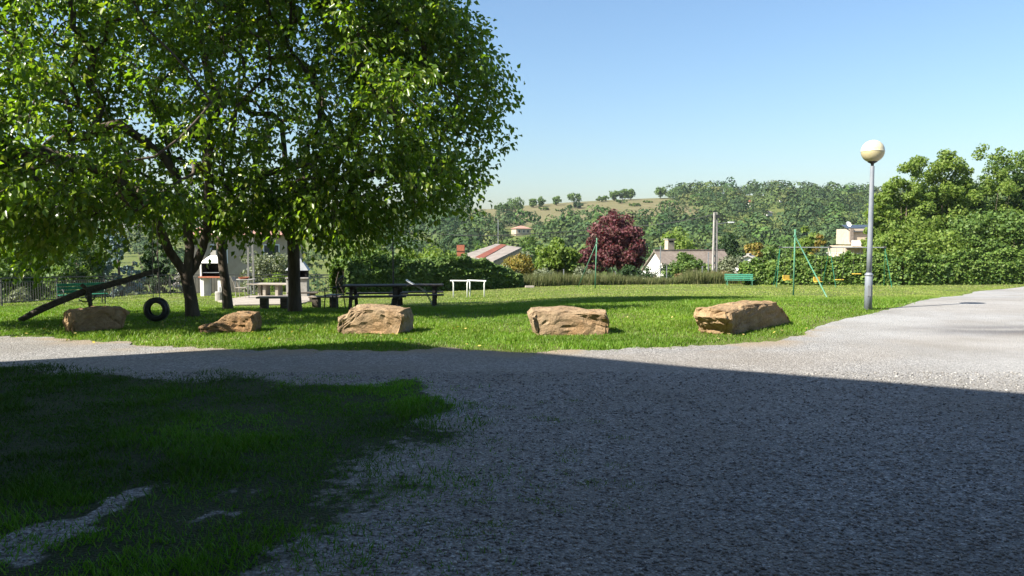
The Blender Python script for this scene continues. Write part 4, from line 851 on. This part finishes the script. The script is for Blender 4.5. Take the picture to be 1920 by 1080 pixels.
# ================================================================ LAMP, POLES, WIRES
lp = G(1630, 581); lp = Vector(((1630-960)/FPX*lp.y, lp.y, lp.z)); hl = P(1640, 307, lp.y).z-lp.z
t = thing('street_lamp', 'grey lamp post topped by a cream glass globe', 'street lamp', lp)
MB().lathe([(.085,-.1),(.085,.82),(.084,.822)], 20).build('base_section', M['lamp_grey'], t, True)
MB().lathe([(.062,.825),(.058,1.5),(.046,hl-.06),(.0455,hl-.055)], 20).build('pole', M['lamp_grey'], t, True)
MB().lathe([(.095,.80),(.095,.83),(.066,.86),(.0655,.87)], 20).build('collar', M['lamp_grey'], t, True)
MB().lathe([(.03,hl-.055),(.035,hl),(.10,hl+.035),(.11,hl+.055)], 20).build('neck', M['rubber'], t, True)
MB().box((-.02,-.083,.45), (.075,.012,.26)).build('access_door', M['metal_grey'], t, bevel=.004)
RB = 20.5/FPX*lp.y
m, tt, bs_ = newmat('globe_glass_lower'); bs_.inputs['Base Color'].default_value = (.40,.35,.21,1); bs_.inputs['Roughness'].default_value = .25; bs_.inputs['Subsurface Weight'].default_value = .3; bs_.inputs['Subsurface Radius'].default_value = (.2,.18,.1); M['globe_lo'] = m
m, tt, bs_ = newmat('globe_glass_upper'); bs_.inputs['Base Color'].default_value = (.50,.455,.31,1); bs_.inputs['Roughness'].default_value = .22; bs_.inputs['Subsurface Weight'].default_value = .3; bs_.inputs['Subsurface Radius'].default_value = (.2,.18,.1); M['globe_hi'] = m
gl = thing_g = None
zc = hl+.04+RB*.95; hem = [(RB*math.sin(a), zc-RB*math.cos(a)) for a in np.linspace(.25, math.pi/2, 12)]
MB().lathe(hem, 32).build('lower_globe', M['globe_lo'], t, True)
hem = [(RB*1.015, zc-.012), (RB*1.02, zc+.004)]+[(RB*1.005*math.cos(a), zc+.006+RB*math.sin(a)) for a in np.linspace(0.02, math.pi/2-.04, 12)]
MB().lathe(hem, 32).build('upper_globe', M['globe_hi'], t, True)
def power_pole(label, px, ytop, Y, arm):
    b = fpt(px, Y); h = P(px, ytop, Y).z-b.z; t = thing('power_pole', label, 'power pole', b, .25, 'concrete power poles'); w = .15
    mb = MB()
    for s in (-1, 1): mb.add([(s*w-.045,-.09,-.5),(s*w+.045,-.09,-.5),(s*w+.045,.09,-.5),(s*w-.045,.09,-.5),(s*w*.55-.04,-.07,h),(s*w*.55+.04,-.07,h),(s*w*.55+.04,.07,h),(s*w*.55-.04,.07,h)], [(3,2,1,0),(4,5,6,7),(0,1,5,4),(1,2,6,5),(2,3,7,6),(3,0,4,7)])
    k = int(h/.45)
    for i in range(k+1): z = i*h/k*.985; hw = w*(1-.45*z/h)-.04; mb.box((0,0,z), (hw*2-.004,.10,.14))
    mb.build('pole', M['concrete'], t)
    MB().beam((-.1,-.12,h-.25), (.75,-.12,h-.25), .05, .06).build('cross_arm', M['metal_grey'], t) if not arm else MB().box((.08,-.12,h-.28), (.30,.10,.24)).build('insulator_box', M['metal_dark'], t)
    if arm:
        zz = P(px, 419, Y).z-b.z; MB().tube([(.1,-.05,zz-.05),(.5,-.08,zz+.02),(.95,-.1,zz+.06)], .025, 6).build('lamp_arm', M['metal_grey'], t)
        MB().box((1.1,-.1,zz+.07), (.42,.14,.08)).build('lamp_head', M['white'], t, bevel=.02)
    return b, h
pA, hA = power_pole('concrete power pole with a small lamp arm right of the gabled house', 1340, 398, 49.5, True)
pB, hB = power_pole('concrete power pole seen under the leaves behind the patio', 470, 420, 36.5, False)
def wire(label, pts, r=.028):
    out = []
    for a, b in zip(pts, pts[1:]):
        for i in range(13):
            u = i/12; q = Vector(a).lerp(Vector(b), u); q.z -= 4*u*(1-u)*.012*(Vector(b)-Vector(a)).length; out.append(q)
    o = MB().tube(out, r, 4).build('power_cable', M['metal_dark']); tag(o, label, 'cable', 'overhead power cables')
ta = pA+Vector((.0,0,hA-.12))
wire('overhead cable from the power pole rightwards over the cream house', [ta, P(1490,424,60), P(1640,424,75)])
wire('overhead cable from the power pole leftwards behind the purple tree', [ta, P(1190,424,60), P(850,442,62)])
wire('lower cable crossing above the striped roof', [P(1130,441,58), P(700,432,58)])
# fence posts of the lawn boundary
pf = None
for px, ytop, Y, lab in [(1328,474,48,'tall pale metal fence post beside the power pole'),(1317,500,48.4,'short pale fence post left of the tall one'),(1238,462,48,'pale metal post in front of the gabled roof'),(1250,500,48.2,'short thin post below the gabled roof'),(1057,506,46.5,'small grey post in the dry grass by the yellow green bush'),(1154,510,46.8,'small grey post in the dry grass below the purple tree')]:
    b = fpt(px, Y); h = P(px, ytop, Y).z-b.z; t = thing('fence_post', lab, 'post', b, 0, 'fence posts of the lawn boundary'); MB().box((0,0,h/2-.1), (.06,.05,h+.2)).build('post', M['metal_grey'], t); MB().lathe([(.045,h),(.045,h+.02),(.01,h+.04)], 8).build('cap', M['metal_grey'], t)
# ================================================================ HOUSES
def gable_house(label, loc, rz, w, l, eave, ridge, wall_m, roof_m, over=.25, chim=None, wins=()):
    """ridge runs along local x; gable ends at both x ends"""
    t = thing('house', label, 'house', loc, rz); mb = MB(); hw, hl_ = w/2, l/2; lo = -4
    mb.add([(-hl_,-hw,lo),(-hl_,hw,lo),(-hl_,hw,eave),(-hl_,0,ridge),(-hl_,-hw,eave),(hl_,-hw,lo),(hl_,hw,lo),(hl_,hw,eave),(hl_,0,ridge),(hl_,-hw,eave)],
        [(0,4,3,2,1),(5,6,7,8,9),(0,5,9,4),(1,2,7,6)]); mb.build('wall', wall_m, t)
    sl_ = (ridge-eave)/hw; mb = MB(); e = hw+over; ze = ridge-sl_*e
    for s in (-1, 1):
        a = [(-hl_-over,0,ridge+.04),(hl_+over,0,ridge+.04),(hl_+over,s*e,ze+.04),(-hl_-over,s*e,ze+.04)]; mb.add(a+[(x,y,z+.14) for x,y,z in a], [(0,1,2,3),(7,6,5,4),(0,4,5,1),(1,5,6,2),(2,6,7,3),(3,7,4,0)])
    rf = mb.build('roof', roof_m, t)
    MB().beam((-hl_-over,0,ridge+.20), (hl_+over,0,ridge+.20), .25, .12).build('ridge_cap', roof_m, rf)
    if chim:
        x, y, z, s = chim; MB().box((x,y,z), (s,s*.8,1.5)).build('chimney', M['plaster_cream'], rf); MB().box((x,y,z+.79), (s*1.25,s*1.05,.08)).build('chimney_cap', M['concrete'], rf)
        MB().box((x,y-s*.38,z+.55), (s*.7,s*.1,.18)).build('chimney_opening', M['soot'], rf)
    for (x, y, z, ww, hh, ax) in wins:
        fr = MB().box((x,y,z), (ww+.14,.10,hh+.14) if ax == 'y' else (.10,ww+.14,hh+.14)).build('window', M['white'], t); MB().box((x,y,z), (ww,.12,hh) if ax == 'y' else (.12,ww,hh)).build('pane', M['glass_dark'], fr)
    return t
Yh = 74; c0 = P(1224, 470, Yh); ez = P(1190, 516, Yh).z; rzv = c0.z
hx = c0.x
loch = Vector((hx+4.0, Yh+1.5, 0)); loch.z = 0
gable_house('white gabled house with brown tiled roof and chimney beyond the lawn', loch, .38, 5.2, 8.0, ez+.1, rzv-.15, M['plaster_white'], M['roof_brown'], .2, (-2.2,.3,rzv+.35,.75), ())
# low striped roof house
Yr = 60; q = [P(868,482,Yr-3), P(930,461,Yr+3), P(978,468,Yr+2), P(925,494,Yr-5)]
ctr = sum(q, Vector())/4; t = thing('house', 'low house with grey roof crossed by a red tile band', 'house', ctr)
def slab(name, pts, th, mat, par):
    pts = [p-ctr for p in pts]; mb = MB(); mb.add([p+Vector((0,0,th)) for p in pts]+pts, [(0,1,2,3),(7,6,5,4),(0,4,5,1),(1,5,6,2),(2,6,7,3),(3,7,4,0)]); return mb.build(name, mat, par)
rf = slab('roof', q, .18, M['roof_grey'], t)
e0, e1 = q[0].lerp(q[3], .42), q[1].lerp(q[2], .20); e2, e3 = q[1].lerp(q[2], .42), q[0].lerp(q[3], .66)
up = Vector((0,0,.185)); slab('tile_band', [e0+up, e1+up, e2+up, e3+up], .03, M['roof_red'], rf)
mb = MB(); ins = [(p-ctr)*.93+Vector((0,0,-.02)) for p in q]; mb.add(ins+[Vector((p.x,p.y,-6)) for p in ins], [(0,4,5,1),(1,5,6,2),(2,6,7,3),(3,7,4,0)]); mb.build('wall', M['plaster_cream'], t)
ch = P(864, 470, Yr-1)-ctr; MB().box(ch+Vector((0,0,-.2)), (.6,.6,1.3)).build('chimney', M['terracotta'], rf)
mast = P(934, 462, Yr+3); o = MB().tube([mast+Vector((0,0,-.2)), P(934,412,Yr+3)], .03, 6).build('antenna_mast', M['metal_grey']); tag(o, 'thin grey mast standing on the striped roof', 'mast')
# far pink roofed house on the slope
def hip_house(label, loc, rz, w, l, eave, ridge, wm, rm, wins=True, floor=-4):
    t = thing('house', label, 'house', loc, rz); MB().box((0,0,(eave+floor)/2), (l,w,eave-floor)).build('wall', wm, t)
    o_ = .5; a = [(-l/2-o_,-w/2-o_,eave+.003),(l/2+o_,-w/2-o_,eave+.003),(l/2+o_,w/2+o_,eave+.003),(-l/2-o_,w/2+o_,eave+.003)]; r = max(.4, (l-w)/2)
    mb = MB(); mb.add(a+[(-r,0,ridge),(r,0,ridge)], [(3,2,1,0),(0,1,5,4),(1,2,5),(2,3,4,5),(3,0,4)]); mb.build('roof', rm, t)
    if wins:
        for x in (-l*.3, l*.02, l*.3):
            f = MB().box((x,-w/2,eave-1.2), (1.0,.10,1.2)).build('window', M['plaster_white'], t); MB().box((x,-w/2,eave-1.2), (.8,.14,1.05)).build('pane', M['glass_dark'], f)
    return t
ph = P(977, 427, 325); hip_house('lone pale house with pink hipped roof among hillside trees', (ph.x, ph.y, ph.z), .35, 6, 6.8, -.4, .9, M['plaster_cream'], M['roof_pink'])
for px, py, Y, lab, rm in [(1407,380,430,'tiny red roofed white house high on the wooded hill','roof_red'),(1462,374,450,'tiny orange roof half hidden in the trees near the ridge','roof_red'),(1440,400,380,'small white house low on the wooded hill','roof_grey')]:
    p = P(px, py, Y); hip_house(lab, (p.x, p.y, p.z), .6, 3.0, 3.4, .2, 1.5, M['plaster_white'], M[rm], False, -5)
# cream modern house on the right
Yc = 106; c = P(1612, 470, Yc); t = thing('house', 'cream two storey house with terrace and dark solar roof beside the lamp pole', 'house', c, -.05)
MB().box((1.2,2.0,-2.2), (7.4,6.5,5.4)).build('wall', M['plaster_cream'], t); MB().box((1.6,2.4,2.0), (6.0,5.4,2.2)).build('upper_wall', M['plaster_cream'], t)
MB().box((1.4,.2,.62), (8.0,8.2,.2)).build('terrace_slab', M['plaster_cream'], t); MB().box((-2.0,-3.7,1.1), (1.2,.15,.76)).build('parapet', M['plaster_white'], t)
mb = MB(); mb.add([(-1.5,-.7,2.6),(5.2,-.7,2.6),(5.2,3,3.6),(-1.5,3,3.6)]+[(-1.5,-.7,2.72),(5.2,-.7,2.72),(5.2,3,3.72),(-1.5,3,3.72)], [(3,2,1,0),(4,5,6,7),(0,1,5,4),(1,2,6,5),(2,3,7,6),(3,0,4,7)]); mb.build('roof', M['glass_dark'], t)
MB().box((1.8,-3.5,1.15), (5.0,.12,.7), Matrix.Rotation(-.5, 3, 'X')).build('solar_panel', M['glass_dark'], t)
MB().box((-1.4,-.5,2.2), (.4,.4,2.0)).build('chimney', M['roof_brown'], t)
f = MB().box((.3,-1.27,-.9), (2.4,.12,1.2)).build('window', M['white'], t); MB().box((.3,-1.28,-.9), (2.2,.14,1.05)).build('pane', M['glass_dark'], f)
for s in range(6): MB().tube([(-5.2+s*.5,-3,-1.1),(-5.2+s*.5,-3,-.3)], .09, 8).build('baluster', M['plaster_white'], t)
MB().box((-4,-3,-.26), (3.4,.2,.08)).build('balustrade_rail', M['plaster_white'], t); MB().box((-4,-3,-2.2), (3.4,.25,2.2)).build('terrace_wall', M['plaster_cream'], t)
dh = P(1590, 421, Yc); o = MB().lathe([(.05,0),(.3,.06),(.42,.16),(.40,.16),(.05,.03)], 16).build('satellite_dish', M['white']); o.location = dh; o.rotation_euler = (1.1,0,.3); tag(o, 'small white satellite dish above the cream house', 'dish')
# white roof piece by the yellow tree
p = P(1404, 487, 72); gable_house('low shed with pale sloping roof left of the yellow tree', (p.x, p.y, p.z), 1.2, 3.2, 3.0, -.4, .35, M['plaster_white'], M['concrete'])
# left house behind the trees
Yl = 50; a = P(352, 520, Yl); w0 = P(352, 440, Yl).z
t = thing('house', 'pale house with pink tiled roof glimpsed behind the big trees', 'house', (a.x, a.y, 0), .42)
MB().box((3.8,3.0,(w0-5)/2), (7.6,6.0,w0+5)).build('wall', M['plaster_cream'], t)
mb = MB(); zr = w0+1.4; o_ = .45
mb.add([(-o_,-o_,w0+.003),(7.6+o_,-o_,w0+.003),(7.6+o_,6+o_,w0+.003),(-o_,6+o_,w0+.003),(3.0,3.0,zr),(4.6,3.0,zr)], [(3,2,1,0),(0,1,5,4),(1,2,5),(2,3,4,5),(3,0,4)]); mb.build('roof', M['roof_pink'], t)
for x in (2.0, 5.4):
    f = MB().box((x,0,w0-1.3), (1.1,.10,1.3)).build('window', M['white'], t); MB().box((x,0,w0-1.3), (.95,.13,1.15)).build('pane', M['glass_dark'], f)

# ================================================================ HAZE
mz = bpy.data.materials.new('haze_air'); mz.use_nodes = True; tz = mz.node_tree; tz.nodes.remove(tz.nodes['Principled BSDF'])
vz = tz.nodes.new('ShaderNodeVolumePrincipled'); vz.inputs['Color'].default_value = (.80,.88,1,1); vz.inputs['Density'].default_value = .00011; vz.inputs['Anisotropy'].default_value = .2
tz.links.new(vz.outputs[0], tz.nodes['Material Output'].inputs['Volume'])
hz = MB().box((20, 320, 2), (1300, 1000, 120)).build('haze', mz); stuff(hz, 'thin pale summer haze over the valley', 'haze')
